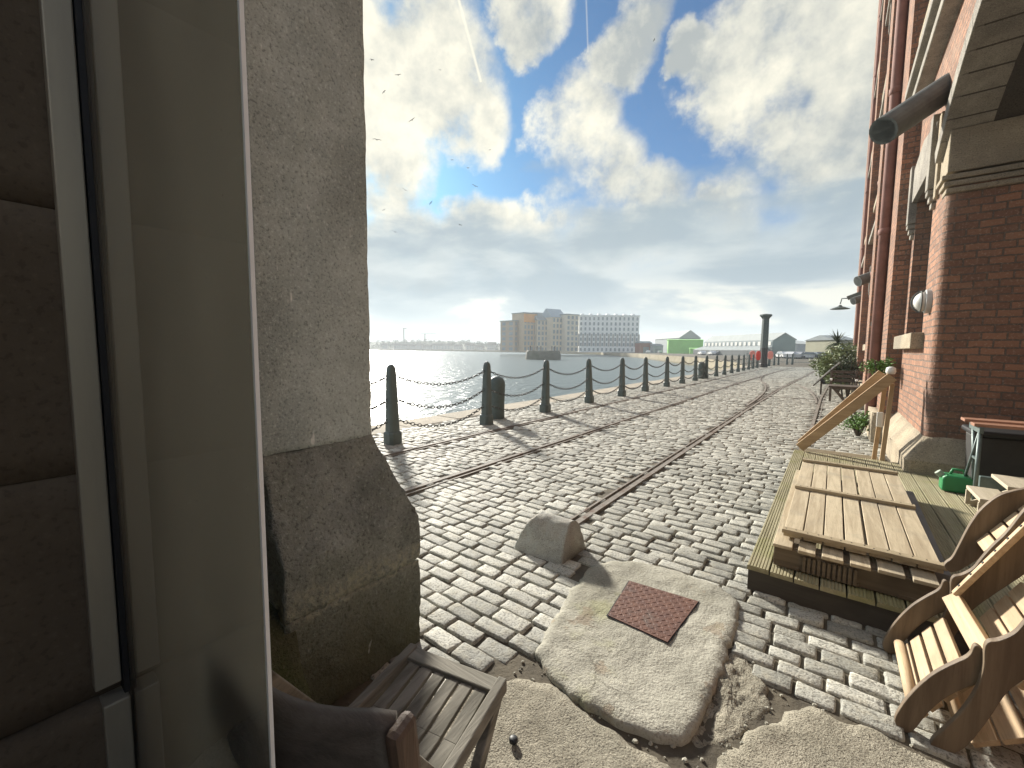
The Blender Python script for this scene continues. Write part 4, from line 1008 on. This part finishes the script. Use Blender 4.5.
# ------------------------------------------------------------------ plants, furniture along the warehouse
def leaves(mb, c, r, n, s, long=1.0, droop=0, hollow=.35):
    for _ in range(n):
        while True:
            p = Vector((random.uniform(-1,1),random.uniform(-1,1),random.uniform(-1,1)))
            if hollow < p.length < 1: break
        k = 1+.35*noise.noise(p*2.2+Vector(c)); q = Vector(c)+Vector((p.x*r[0]*k,p.y*r[1]*k,p.z*r[2]*k))
        a = Vector((random.gauss(0,1),random.gauss(0,1),random.gauss(.2,.7)-droop)).normalized(); b = a.cross(Vector((random.gauss(0,1),random.gauss(0,1),random.gauss(0,1)))).normalized()
        L = s*random.uniform(.6,1.4); mb.add([q-a*L*long, q+b*L*.42, q+a*L*long, q-b*L*.42], [(0,1,2,3)])
def shrub(name, x, y, r, h, n, s, m, label, group=None, z0=0.0, tough=.0):
    t = thing(name, (x,y,z0), label, 'shrub', group); mb = MB()
    for k in range(7):
        a = random.uniform(0,6.28); mb.tube([(x,y,z0-.03),(x+.3*r*math.cos(a),y+.3*r*math.sin(a),z0+h*.45),(x+.7*r*math.cos(a),y+.7*r*math.sin(a),z0+h*.85)], [.025,.015,.006], 5)
    mb.build('stems', BARK, t); mb = MB()
    for k in range(9):
        a = random.uniform(0,6.28); q = random.uniform(.1,.75)*r; zz = z0+h*random.uniform(.42,.82)
        leaves(mb, (x+q*math.cos(a),y+q*math.sin(a),zz), (r*.55,r*.55,h*.30), n//9, s*.8, 2.0 if r > .45 else 1.0, 0, .1)
    mb.build('foliage', m, t); return t
PLG = 'shrubs growing in pots beside the warehouse'
shrub('potted_shrub', -.05, 25.2, 1.0, 1.5, 3000, .06, LEAF1, 'light green low shrub spilling over the road edge from the dark trough', PLG)
shrub('potted_shrub', .30, 22.6, .8, 1.75, 2600, .06, LEAF1, 'tall feathery shrub between the dark trough and the red downpipe', PLG)
shrub('potted_shrub', .2, 19.8, .62, 1.35, 2200, .055, LEAF1, 'yellowish shrub right behind the picnic furniture', PLG)
shrub('potted_shrub', .42, 17.6, .42, 1.4, 1500, .05, LEAF2, 'dark green shrub against the warehouse wall behind the furniture', PLG)
shrub('wall_plant', .58, 9.05, .20, .34, 700, .03, LEAF3, 'bright green tuft growing out at the foot of the brick recess above the plinth', None, 1.08)
MB().box(.5,.9,8.9,9.15,1.02,1.12)
shrub('ground_weed', .42, 9.7, .28, .42, 700, .035, LEAF3, 'low green weeds at the foot of the downpipe behind the handrail')
tr = thing('planter_trough', (.0,24.8,0), 'dark tapered planter trough under the light green shrubs', 'planter')
mb = MB(); mb.prism([(-.42,0),(.75,0),(.85,.62),(-.55,.62)], 'y', 24.3, 25.4); recalc(mb.build('tub', BLACKP, tr, bevel=.03)); MB().box(-.5,.8,24.35,25.35,.6,.63).build('soil', DIRT, tr)
pk = thing('cordyline', (.12,27.6,0), 'dark spiky cordyline palm on a thin trunk beyond the shrubs', 'palm')
MB().tube([(.12,27.6,-.03),(.15,27.6,1.0),(.10,27.6,1.95)], [.09,.07,.06], 8).build('trunk', BARK, pk, smooth=True)
mb = MB()
for k in range(90):
    a = random.uniform(0,6.28); e = random.uniform(-.7,1.35); d = Vector((math.cos(a)*math.cos(e),math.sin(a)*math.cos(e),math.sin(e))); L = random.uniform(.55,.9); o_ = Vector((.10,27.6,1.98))
    side = d.cross(Vector((0,0,1))).normalized()*.028; m1 = o_+d*L*.55; tip = o_+d*L+Vector((0,0,-.25*L*abs(math.cos(e))))
    mb.add([o_-side*.5,o_+side*.5,m1+side,m1-side,tip], [(0,1,2,3),(3,2,4)])
mb.build('fronds', LEAF2, pk)
# table, bench and tipped board
DKW = wood('dark_garden_wood', (.11,.085,.065), (.07,.055,.042), 'x', .7)
ct = thing('garden_table', (.2,12.6,0), 'small dark folding garden table on crossed legs beyond the handrail', 'table')
mb = MB()
for k in range(5): mb.box(-.06,.62,12.25+k*.135,12.25+k*.135+.12,.68,.71)
mb.build('tabletop', DKW, ct, bevel=.005); MB().box(.0,.56,12.27,12.9,.64,.679).build('frame', DKW, ct)
for yy_ in (12.35,12.8):
    for s in (-1,1): MB().bar((.28-s*.26,yy_,.66),(.28+s*.26,yy_,-.02),.025,.04,(1,0,0)).build('leg', DKW, ct)
gb = thing('garden_bench', (.3,16.5,0), 'dark slatted garden bench with white edged back behind the folding table', 'bench')
mb = MB()
for k in range(4): mb.box(-.05,.60,15.9+k*.12,16.0+k*.12,.43,.455)
mb.build('seat', DKW, gb, bevel=.004); mb = MB()
for k in range(3): mb.bar((-.05,16.42+k*.03,.62+k*.13),(.60,16.42+k*.03,.62+k*.13),.025,.09)
mb.build('backrest', DKW, gb, bevel=.004)
for xx in (-.03,.57):
    MB().box(xx-.03,xx+.03,15.9,15.96,-.03,.64).build('leg', DKW, gb, bevel=.004); MB().box(xx-.03,xx+.03,16.36,16.41,-.03,.95).build('leg', DKW, gb, bevel=.004); MB().box(xx-.03,xx+.03,15.88,16.42,.64,.68).build('armrest', WHITEP, gb, bevel=.004)
tl = thing('tipped_tabletop', (-.1,18,0), 'dark tabletop with white edge tipped up at a slant by the forecourt strip', 'tabletop')
MB().bar((-.42,18.3,.42),(.18,18.0,1.12),.9,.04,(-.7,0,.7)).build('boards', DKW, tl, bevel=.004); MB().bar((-.44,17.86,.46),(.16,17.56,1.16),.03,.05,(-.7,0,.7)).build('white_edge', WHITEP, tl)
for (a, b) in (((-.3,18.2,.45),(-.3,18.2,-.03)),((.15,18.0,1.0),(.3,17.9,-.03))): MB().bar(a, b, .05, .05, (0,1,0)).build('leg', DKW, tl)

# ------------------------------------------------------------------ far quay: fence, sheds, flats, shore
fn = thing('white_fence', (0,60,0), 'pale metal railing fence along the yard beyond the end of the quay', 'fence')
FEN = simple('pale_fence_paint', (.36,.38,.34), (.30,.32,.29), 2, .6, .1)
x = -9.0; mb = MB()
while x < 9: mb.box(x-.012,x+.012,61.99,62.01,.05,1.15); x += .16
mb.build('bars', FEN, fn); mb = MB(); mb.box(-9,9,61.97,62.03,1.12,1.18); mb.box(-9,9,61.97,62.03,.16,.22); mb.build('rails', FEN, fn)
for k in range(8): MB().box(-9+k*2.5,-8.92+k*2.5,61.95,62.05,-.05,1.3).build('post', FEN, fn)

def frame_at(x, y, dist):              # building frame on the far ground, facing the viewer
    p = at(x, y, dist); return Vector((p.x, p.y, 0))
def wallbox(mb, a, b, depth, z0, z1):
    """box standing on ground line a-b (left to right as seen), going depth metres away"""
    a, b = Vector(a), Vector(b); d = (b-a).normalized(); n = Vector((-d.y, d.x, 0))
    if n.dot(a) < 0: n = -n
    q = [a, b, b+n*depth, a+n*depth]
    return mb.add([(p.x,p.y,z0) for p in q]+[(p.x,p.y,z1) for p in q], [(0,3,2,1),(4,5,6,7),(0,1,5,4),(1,2,6,5),(2,3,7,6),(3,0,4,7)])
def gable(mb, a, b, depth, z0, z1, over=.0, along='depth'):
    a, b = Vector(a), Vector(b); d = (b-a).normalized(); n = Vector((-d.y, d.x, 0))
    if n.dot(a) < 0: n = -n
    if along == 'depth':
        m = (a+b)/2; vs = [a-d*over-n*over, b+d*over-n*over, m-n*over, a-d*over+n*(depth+over), b+d*over+n*(depth+over), m+n*(depth+over)]; zz = [z0,z0,z1,z0,z0,z1]
        fs = [(0,1,2),(5,4,3),(0,2,5,3),(1,4,5,2),(0,3,4,1)]
    else:
        vs = [a-d*over-n*over, b+d*over-n*over, b+d*over+n*(depth+over), a-d*over+n*(depth+over), a-d*over+n*depth/2, b+d*over+n*depth/2]; zz = [z0]*4+[z1]*2
        fs = [(0,1,5,4),(2,3,4,5),(1,2,5),(3,0,4),(0,3,2,1)]
    return mb.add([(v.x,v.y,z) for v, z in zip(vs, zz)], fs)
def flats(name, xa, xb, da, db, ztop, cols, rows, mw, mwin, label, z0=0, depth=14, roof=None, bands=None, win=(.5,.62), group=None, side=None):
    a, b = frame_at(xa, 349, da), frame_at(xb, 349, db); t = thing(name, (a+b)/2, label, 'apartment block', group)
    wallm = wallbox(MB(), a, b, depth, -.1, ztop); w = wallm.build('wall', mw, t)
    d = (b-a); L = d.length; d.normalize(); n = Vector((-d.y,d.x,0)); n = n if n.dot(a) > 0 else -n
    ch = ztop/rows
    for i in range(cols):
        for j in range(rows):
            u = L*(i+.5)/cols; ww = L/cols*win[0]; c = a+d*u; z = ch*(j+.2); h = ch*win[1]
            mb = MB(); p = c-d*ww/2-n*.09; q = c+d*ww/2-n*.09
            mb.add([(p.x,p.y,z),(q.x,q.y,z),(q.x,q.y,z+h),(p.x,p.y,z+h)]+[((v+n*.12).x,(v+n*.12).y,zz) for v,zz in ((p,z),(q,z),(q,z+h),(p,z+h))], [(0,1,2,3),(4,7,6,5),(0,4,5,1),(1,5,6,2),(2,6,7,3),(3,7,4,0)])
            mb.build('window', mwin, t)
    for (za, zb, m, out) in (bands or []): wallbox(MB(), a-d*.05-n*out, b+d*.05-n*out, out-.003, za, zb).build('cladding', m, t)
    if roof: 
        kind, rz, mr = roof; mb = MB()
        if kind == 'flat': wallbox(mb, a-d*.4-n*.4, b+d*.4-n*.4, depth+.8, ztop+.003, ztop+rz)
        else: gable(mb, a, b, depth, ztop+.003, ztop+rz, .4, kind)
        mb.build('roof', mr, t)
    if side:                           # windows and balconies on the left-hand return
        for i in range(side):
            for j in range(rows):
                c = a+n*(depth*(i+.5)/side); z = ch*(j+.2); ww = depth/side*.5
                p, q = c-n*ww/2-d*.09, c+n*ww/2-d*.09
                MB().add([(p.x,p.y,z),(q.x,q.y,z),(q.x,q.y,z+ch*.6),(p.x,p.y,z+ch*.6)], [(0,1,2,3)]).build('window', mwin, t)
    return t
def pm(n, c, r=.8): return simple(n, c, tuple(q*.88 for q in c), .3, r, 0)
WIN = simple('far_window', (.25,.29,.32), (.2,.235,.26), .2, .25, 0)
AG = 'apartment blocks across the dock'
WBLK = pm('white_cladding', (.86,.87,.86)); GBRK = pm('grey_brick_band', (.40,.39,.37)); CREAM = pm('cream_brick', (.62,.53,.40)); TAN = pm('tan_brick', (.50,.38,.25)); ORNG = pm('orange_cladding', (.80,.36,.09)); SLATE = pm('slate_roof', (.24,.27,.28)); BLUR = pm('blue_grey_roof', (.34,.41,.46)); BRN = pm('brown_cladding', (.40,.31,.22))
wblk = flats('white_apartment_block', 578.5, 638.5, 262, 262, 22.3, 14, 7, WBLK, WIN, 'long white and grey apartment block with rows of windows across the dock', roof=('flat',.7,WBLK), win=(.42,.6), group=AG, side=3)
for q in wblk.children:
    pass
a, b = frame_at(578.5,349,262), frame_at(638.5,349,262); d = (b-a).normalized(); nn_ = Vector((-d.y,d.x,0)); nn_ = nn_ if nn_.dot(a)>0 else -nn_
for i in range(15):
    u = (b-a).length*i/14; p = a+d*(u-.55)-nn_*.06; q = a+d*(u+.55)-nn_*.06
    MB().add([(p.x,p.y,3.6),(q.x,q.y,3.6),(q.x,q.y,11.2),(p.x,p.y,11.2),((p+nn_*.05).x,(p+nn_*.05).y,3.6),((q+nn_*.05).x,(q+nn_*.05).y,3.6),((q+nn_*.05).x,(q+nn_*.05).y,11.2),((p+nn_*.05).x,(p+nn_*.05).y,11.2)], [(0,1,2,3),(0,4,5,1),(1,5,6,2),(2,6,7,3),(3,7,4,0)]).build('pier_cladding', GBRK, wblk)
for i in range(7):
    u = (b-a).length*(i+.5)/7; p = a+d*(u-.9)+nn_*4; q = a+d*(u+.9)+nn_*4; mb = MB(); wallbox(mb, p, q, 3, 22.9, 24.2); mb.build('roof_plant', WBLK, wblk)
flats('apartment_block', 514.5, 523, 258, 264, 18.6, 3, 6, BRN, WIN, 'brown apartment block at the left end of the row across the dock', roof=('flat',.5,SLATE), depth=12, group=AG, side=2)
t = flats('apartment_block', 523.5, 536.5, 256, 262, 23.3, 4, 7, TAN, WIN, 'tan apartment block with an orange top storey across the dock', roof=('flat',.5,SLATE), depth=12, group=AG, bands=[(17.8,22.9,ORNG,.14)])
flats('apartment_block', 537, 551.5, 258, 262, 19.2, 4, 6, CREAM, WIN, 'cream apartment block with a steep slate roof between the orange and blue roofed ones', roof=('along',5.2,SLATE), depth=12, group=AG)
flats('apartment_block', 552, 565.5, 256, 262, 21.0, 4, 6, CREAM, WIN, 'cream apartment block with the tallest blue-grey roof in the row', roof=('along',5.6,BLUR), depth=12, group=AG)
flats('apartment_block', 566, 578, 256, 261, 22.6, 3, 7, pm('pale_brick',(.68,.61,.49)), WIN, 'narrow pale brick block joined to the long white apartment block', roof=('flat',.5,SLATE), depth=12, group=AG)
# sheds
def shed(name, xa, xb, da, db, h, rh, mw, mr, label, depth, along='depth', z0=0):
    a, b = frame_at(xa,350,da), frame_at(xb,350,db); t = thing(name, (a+b)/2, label, 'shed', 'sheds beyond the dock')
    wallbox(MB(), a, b, depth, -.1, h).build('wall', mw, t); gable(MB(), a, b, depth, h+.003, h+rh, .3, along).build('roof', mr, t)
    d = (b-a); L = d.length; d.normalize(); n = Vector((-d.y,d.x,0)); n = n if n.dot(a)>0 else -n; nd = max(1, int(L/9))
    for i in range(nd):
        u = L*(i+.5)/nd; p = a+d*(u-1.6)-n*.08; q = a+d*(u+1.6)-n*.08; wallbox(MB(), p, q, .07, 0, min(3.6,h*.6)).build('door', mr, t)
    return t
GREYSH = pm('grey_sheet', (.36,.40,.41)); PALESH = pm('pale_sheet', (.40,.43,.42)); GRNSH = pm('grey_green_gable', (.20,.26,.25)); LGREEN = pm('lime_green_cladding', (.30,.66,.17)); WHT = pm('white_render', (.85,.82,.74)); RBR = pm('far_red_brick', (.30,.12,.08)); DSH = pm('dark_strip', (.13,.14,.14))
shed('grey_shed', 679, 700, 235, 235, 8.5, 4.4, GREYSH, PALESH, 'pale grey ridged shed behind the lime green hall', 40)
shed('green_hall', 668, 703, 205, 200, 6.6, .5, LGREEN, LGREEN, 'lime green clad hall beyond the far quay', 18, 'along')
t = shed('low_green_hall', 690, 718, 190, 186, 2.4, .35, LGREEN, LGREEN, 'low lime green building in front of the lime green hall', 8, 'along')
# long transit shed with clerestory: gable end toward the viewer at the right
a, b = frame_at(772,350,128), frame_at(795,350,122); ts = thing('transit_shed', (a+b)/2, 'long transit shed with white clerestory windows and dark gable end', 'shed', 'sheds beyond the dock')
d = (b-a).normalized(); n = Vector((-d.y,d.x,0)); n = n if n.dot(a)>0 else -n; far = frame_at(704,350,165); nf = (far-a).normalized(); Ls = (far-a).length
def q4(mb, p0, p1, z0, z1): mb.add([(p0.x,p0.y,z0),(p1.x,p1.y,z0),(p1.x,p1.y,z1),(p0.x,p0.y,z1)], [(0,1,2,3)])
off = b-a; mb = MB()
gz = 3.6; ez = 5.4; rz = 6.9
mid = (a+b)/2
mb.add([(a.x,a.y,-.1),(b.x,b.y,-.1),(b.x,b.y,ez-.6),(mid.x,mid.y,rz),(a.x,a.y,ez-.6)], [(0,1,2,3,4)]); mb.build('gable_end', GRNSH, ts)
mb = MB(); q4(mb, a, far, -.1, ez-.6); q4(mb, b, b+nf*Ls, -.1, ez-.6); mb.build('wall', GREYSH, ts)
A1, M1, B1 = [p+nf*Ls for p in (a, mid, b)]; mb = MB()
for s0, s1 in (((a,ez-.6),(mid,rz)),((mid,rz),(b,ez-.6))):
    p0, p1 = s0[0]-nf*.5, s1[0]-nf*.5; e0, e1 = s0[0]+nf*Ls, s1[0]+nf*Ls
    mb.add([(p0.x,p0.y,s0[1]),(p1.x,p1.y,s1[1]),(e1.x,e1.y,s1[1]),(e0.x,e0.y,s0[1]),(p0.x,p0.y,s0[1]+.18),(p1.x,p1.y,s1[1]+.18),(e1.x,e1.y,s1[1]+.18),(e0.x,e0.y,s0[1]+.18)], [(0,1,2,3),(4,7,6,5),(0,4,5,1),(1,5,6,2),(2,6,7,3),(3,7,4,0)])
mb.build('roof', PALESH, ts)
out = -n if True else n
for k in range(16):
    p = a+nf*(Ls*(k+.25)/16)-n*.12; q_ = a+nf*(Ls*(k+.75)/16)-n*.12; mb = MB(); mb.add([(p.x,p.y,3.3),(q_.x,q_.y,3.3),(q_.x,q_.y,4.5),(p.x,p.y,4.5)], [(0,1,2,3)]); mb.build('clerestory_window', WHT, ts)
# lean-to along the near side with saw-tooth roof lights
la, lb = a-n*6, far-n*6; mb = MB(); q4(mb, la, lb, -.1, 1.7); q4(mb, la, a, -.1, 1.7); mb.build('lean_to_wall', DSH, ts); mb = MB()
for k in range(14):
    p0 = la+nf*(Ls*k/14); p1 = la+nf*(Ls*(k+1)/14-.3); r0_, r1_ = p0+n*5.7, p1+n*5.7
    mb.add([(p0.x,p0.y,1.7),(p1.x,p1.y,1.7),(r1_.x,r1_.y,3.0),(r0_.x,r0_.y,2.7),(p0.x,p0.y,1.85),(p1.x,p1.y,1.95),(r1_.x,r1_.y,3.25),(r0_.x,r0_.y,2.9)], [(0,1,2,3),(4,7,6,5),(0,4,5,1),(1,5,6,2),(2,6,7,3),(3,7,4,0)])
mb.build('lean_to_roof', PALESH, ts)
shed('grey_shed', 797, 822, 170, 175, 4.6, 2.4, GREYSH, PALESH, 'shed with pale sloping roof right of the dark gable', 30, 'along')
t = shed('cream_office', 807, 833, 112, 108, 3.9, .4, WHT, PALESH, 'low cream building with a red brick base near the right', 9, 'along')
a, b = frame_at(807,350,112), frame_at(833,350,108); d = (b-a).normalized(); n = Vector((-d.y,d.x,0)); n = n if n.dot(a)>0 else -n
wallbox(MB(), a-n*.12, a-n*.12+d*3.4, .1, -.1, 1.4).build('brick_base', RBR, t)
for u in (4.3,5.3): wallbox(MB(), a-n*.1+d*u, a-n*.1+d*(u+.5), .08, 2.0, 2.9).build('window', WIN, t)
for x0, x1, dd_, hh, m in ((640,652,240,5.5,RBR),(653,663,235,4.0,GREYSH),(836,856,95,4.2,pm('olive_render',(.30,.29,.20)))):
    shed('small_building', x0, x1, dd_, dd_, hh, 1.2, m, SLATE, {640:'small red brick building right of the long white block',653:'small grey building left of the lime green hall',836:'olive low building behind the cordyline'}[x0], 10, 'along')
# parked cars in the yard
def car_mesh():
    mb = MB(); pr = [(-2.1,.30),(2.1,.30),(2.15,.62),(1.95,.82),(1.1,.92),(.45,1.42),(-1.15,1.46),(-1.85,.98),(-2.12,.85)]
    mb.prism(pr, 'y', -.85, .85); return mb
carps = [(702,351,150),(712,351,148),(722,351,146),(733,351,143),(793,351,88),(801,351,87),(809,351,86.5),(818,351,86),(826,351,85.5),(648,350,215),(660,350,212),(745,351,141),(783,351,92)]
wd_ = ['first','second','third','fourth','fifth','sixth','seventh','eighth','ninth','tenth','eleventh','twelfth','thirteenth']
cw = [pm('car_white',(.75,.75,.74),.35), pm('car_silver',(.45,.46,.47),.35), pm('car_dark',(.10,.11,.13),.35)]
first = None; order = sorted(range(len(carps)), key=lambda i: carps[i][0])
for rank, i in enumerate(order):
    x, y, dist = carps[i]; p = frame_at(x, y, dist); mt = cw[[0,1,0,0,2,0,1,0,0,1,0,2,0][rank]]
    if first is None:
        t = thing('parked_car', p, '', 'car', 'cars parked beyond the dock'); body = recalc(car_mesh().build('body', mt, None)); body.parent = t
        gl = MB(); gl.prism([(.98,.95),(.42,1.36),(-1.12,1.39),(-1.65,1.0)], 'y', -.86, .86); gl = recalc(gl.build('windows', WIN, None)); gl.parent = t
        for sx in (-1.3,1.3):
            wh = MB(); wh.tube([(sx,-.88,.31),(sx,.88,.31)], .31, 14); wh = wh.build('wheels', BLACKP, None); wh.parent = t
        first = t
    else:
        t = copy_tree(first, p)
        for c in t.children:
            if c.name.startswith('body'): c.data = c.data.copy(); c.data.materials[0] = mt
    t.rotation_euler = (0,0,random.choice((.5,2.1,1.2))); t['label'] = f'{ {0:"white",1:"silver",2:"dark"}[cw.index(mt)] } car, {wd_[rank]} from the left in the yard beyond the dock'
# stone jetty head in the dock
jp = at(543,352,140); jt = thing('stone_jetty', (jp.x,jp.y,-1.9), 'low dark stone jetty head standing in the dock before the flats', 'jetty')
mb = MB(); vs = []
for z, k in ((-3,1),( -.15,.97),(1.1,.9)):
    vs += [(jp.x+6.4*k*math.cos(a), jp.y+5*k*math.sin(a), z) for a in np.linspace(0,2*math.pi,15)[:-1]]
fs = [(r*14+i, r*14+(i+1)%14, (r+1)*14+(i+1)%14, (r+1)*14+i) for r in range(2) for i in range(14)]+[tuple(range(28,42))]
mb.add(vs, fs); o = mb.build('stone_base', stone_mat('jetty_stone',(.17,.165,.13),(.12,.115,.09),(.10,.11,.07),scale=.5), jt); rough(o, 1.2, .15, .5, 3, .2)
mb = MB()
for k in range(5):
    a = k*1.25; mb.box(jp.x+4.6*math.cos(a)-.1, jp.x+4.6*math.cos(a)+.1, jp.y+3.4*math.sin(a)-.1, jp.y+3.4*math.sin(a)+.1, 1.0, 2.6)
mb.build('timber_posts', DKW, jt)
# wooded far shore with houses
mb = MB(); vs = []; fs = []; NX = 60
xsr = np.linspace(330, 530, NX); hs = []
for i, x in enumerate(xsr):
    dbase = 640 if x < 450 else 640-(x-450)*2.4
    hh = 13.5*max(.05, 1-((x-440)/95)**2*.35) if x < 470 else 13*max(.1,(535-x)/80)
    for j, (dd_, z) in enumerate(((dbase,-.02),(dbase+25,3),(dbase+90,hh),(dbase+260,hh*1.05),(dbase+500,0))):
        p = at(x, 348, dd_); vs.append((p.x, p.y, z*(1+.12*noise.noise(Vector((x*.06,j,0)))) if z > 0 else z))
for i in range(NX-1):
    for j in range(4): fs.append((i*5+j, (i+1)*5+j, (i+1)*5+j+1, i*5+j+1))
mb.add(vs, fs); tag(recalc(mb.build('hill', simple('hill_ground',(.075,.085,.05),(.05,.06,.035),.02,.95,0), smooth=True)), kind='structure')
mb = MB()
for k in range(430):
    x = random.uniform(332,528); dbase = 640 if x < 450 else 640-(x-450)*2.4; q = random.random()
    hh = 13.5*max(.05, 1-((x-440)/95)**2*.35) if x < 470 else 13*max(.1,(535-x)/80)
    p = at(x, 348, dbase+12+q*85); z = max(0,(hh*q)); r = random.uniform(2.2,4.6); leaves(mb, (p.x,p.y,z+r*.75), (r,r,r*.9), 34, .9)
tag(mb.build('far_wood', simple('far_leaves',(.065,.075,.04),(.045,.052,.03),.08,.8,0,c3=(.10,.075,.045),c3scale=.02), None), 'dark wooded bank along the far shore of the dock', 'woodland', kind='stuff')
hx = [385,398,406,413,420,428,437,446,458,470,480,492,503]; h0 = None
for i, x in enumerate(hx):
    dd_ = (640 if x < 450 else 640-(x-450)*2.4)-2; p = at(x,348,dd_); p.z = 0
    if h0 is None:
        h0 = thing('waterside_house', p, '', 'house', 'pale houses along the far shore')
        o = MB().box(-4.5,4.5,-3.5,3.5,-.5,5).build('wall', pm('pale_house',(.52,.50,.45))); o.parent = h0
        mb = MB(); mb.prism([(-4.0,5.003),(4.0,5.003),(0,8)], 'x', -4.8, 4.8); o = recalc(mb.build('roof', pm('house_roof',(.16,.12,.10)))); o.parent = h0
        mb = MB()
        for xx in (-3,-.6,1.8):
            for zz in (1,3.2): mb.box(xx,xx+1.2,-3.6,-3.52,zz,zz+1.1)
        o = mb.build('windows', WIN); o.parent = h0; t = h0
    else: t = copy_tree(h0, p)
    t.rotation_euler = (0,0,YAW+random.uniform(-.3,.3)); s = random.uniform(.75,1.3); t.scale = (s*random.uniform(.8,1.7),s,s)
    t['label'] = f'pale gabled house on the far shore, {wd_[i]} from the left below the woods'
for i, (x, dd_, h) in enumerate(((404,700,34),(425,720,26))):
    p = at(x,348,dd_); t = thing('tower_crane', (p.x,p.y,0), ('slender tower crane rising left on the far shore','tower crane with a long jib further right on the far shore')[i], 'crane')
    mb = MB(); mb.box(p.x-.7,p.x+.7,p.y-.7,p.y+.7,0,h); mb.build('mast', DSH, t); a = Vector((p.x,p.y,h)); jv = Vector(rgt)*(20 if i else 5); MB().bar(a-jv*.35, a+jv, .9, 1.0).build('jib', DSH, t)

# gulls
gpos = [(398,75,60),(384,92,75),(412,120,55),(431,203,70),(475,186,60),(452,160,80),(377,140,50),(395,232,65),(468,168,75),(384,210,90),(440,70,90),(654,40,80),(405,190,70),(490,150,90),(372,60,60),(460,225,75)]
g0 = None
for i, (x, y, dd_) in enumerate(gpos):
    p = at(x, y, dd_)
    if g0 is None:
        t = g0 = thing('gull', p, '', 'bird', 'gulls flying over the dock')
        mb = MB(); mb.tube([(-.24,0,0),(-.1,0,.01),(.1,0,.015),(.2,0,.02),(.27,0,.01)], [.01,.06,.07,.045,.01], 8)
        for s in (-1,1):
            pts = [(.10,0,.03),(-.08,0,.03),(-.02,s*.33,.14),(.14,s*.33,.14),(-.10,s*.68,.05),(-.02,s*.70,.05)]
            o = len(mb.v); mb.add(pts+[(a,b_,c-.02) for a,b_,c in pts], [(0,1,2,3),(3,2,4,5),(6,9,8,7),(9,11,10,8),(0,3,9,6),(3,5,11,9),(1,7,8,2),(2,8,10,4),(4,10,11,5)])
        o = recalc(mb.build('body', simple('gull_feathers',(.12,.12,.125),(.08,.08,.085),6,.8,0), None, smooth=False)); o.parent = t
    else: t = copy_tree(g0, p)
    t.scale = (.72,)*3; t.rotation_euler = (random.uniform(-.5,.5),random.uniform(-.2,.2),random.uniform(0,6.28)); t['label'] = 'small dark gull flying in front of the clouds'

# air over the dock
mh = bpy.data.materials.new('haze_air'); mh.use_nodes = True; nt = mh.node_tree; nt.nodes.clear(); out = nt.nodes.new('ShaderNodeOutputMaterial'); pv = nt.nodes.new('ShaderNodeVolumePrincipled')
pv.inputs['Density'].default_value = HAZE = .0007; pv.inputs['Color'].default_value = (.86,.93,.97,1); pv.inputs['Anisotropy'].default_value = .2
nt.links.new(pv.outputs[0], out.inputs['Volume'])
tag(MB().box(-2700,2700,-750,2600,-4,70).build('haze', mh), kind='stuff')

# ------------------------------------------------------------------ output
S.view_settings.view_transform = 'Standard'; S.view_settings.look = 'None'; S.view_settings.exposure = 1.12; S.view_settings.gamma = 1
S.cycles.max_bounces = 6; S.cycles.transparent_max_bounces = 8; S.cycles.volume_bounces = 0; S.cycles.use_denoising = True
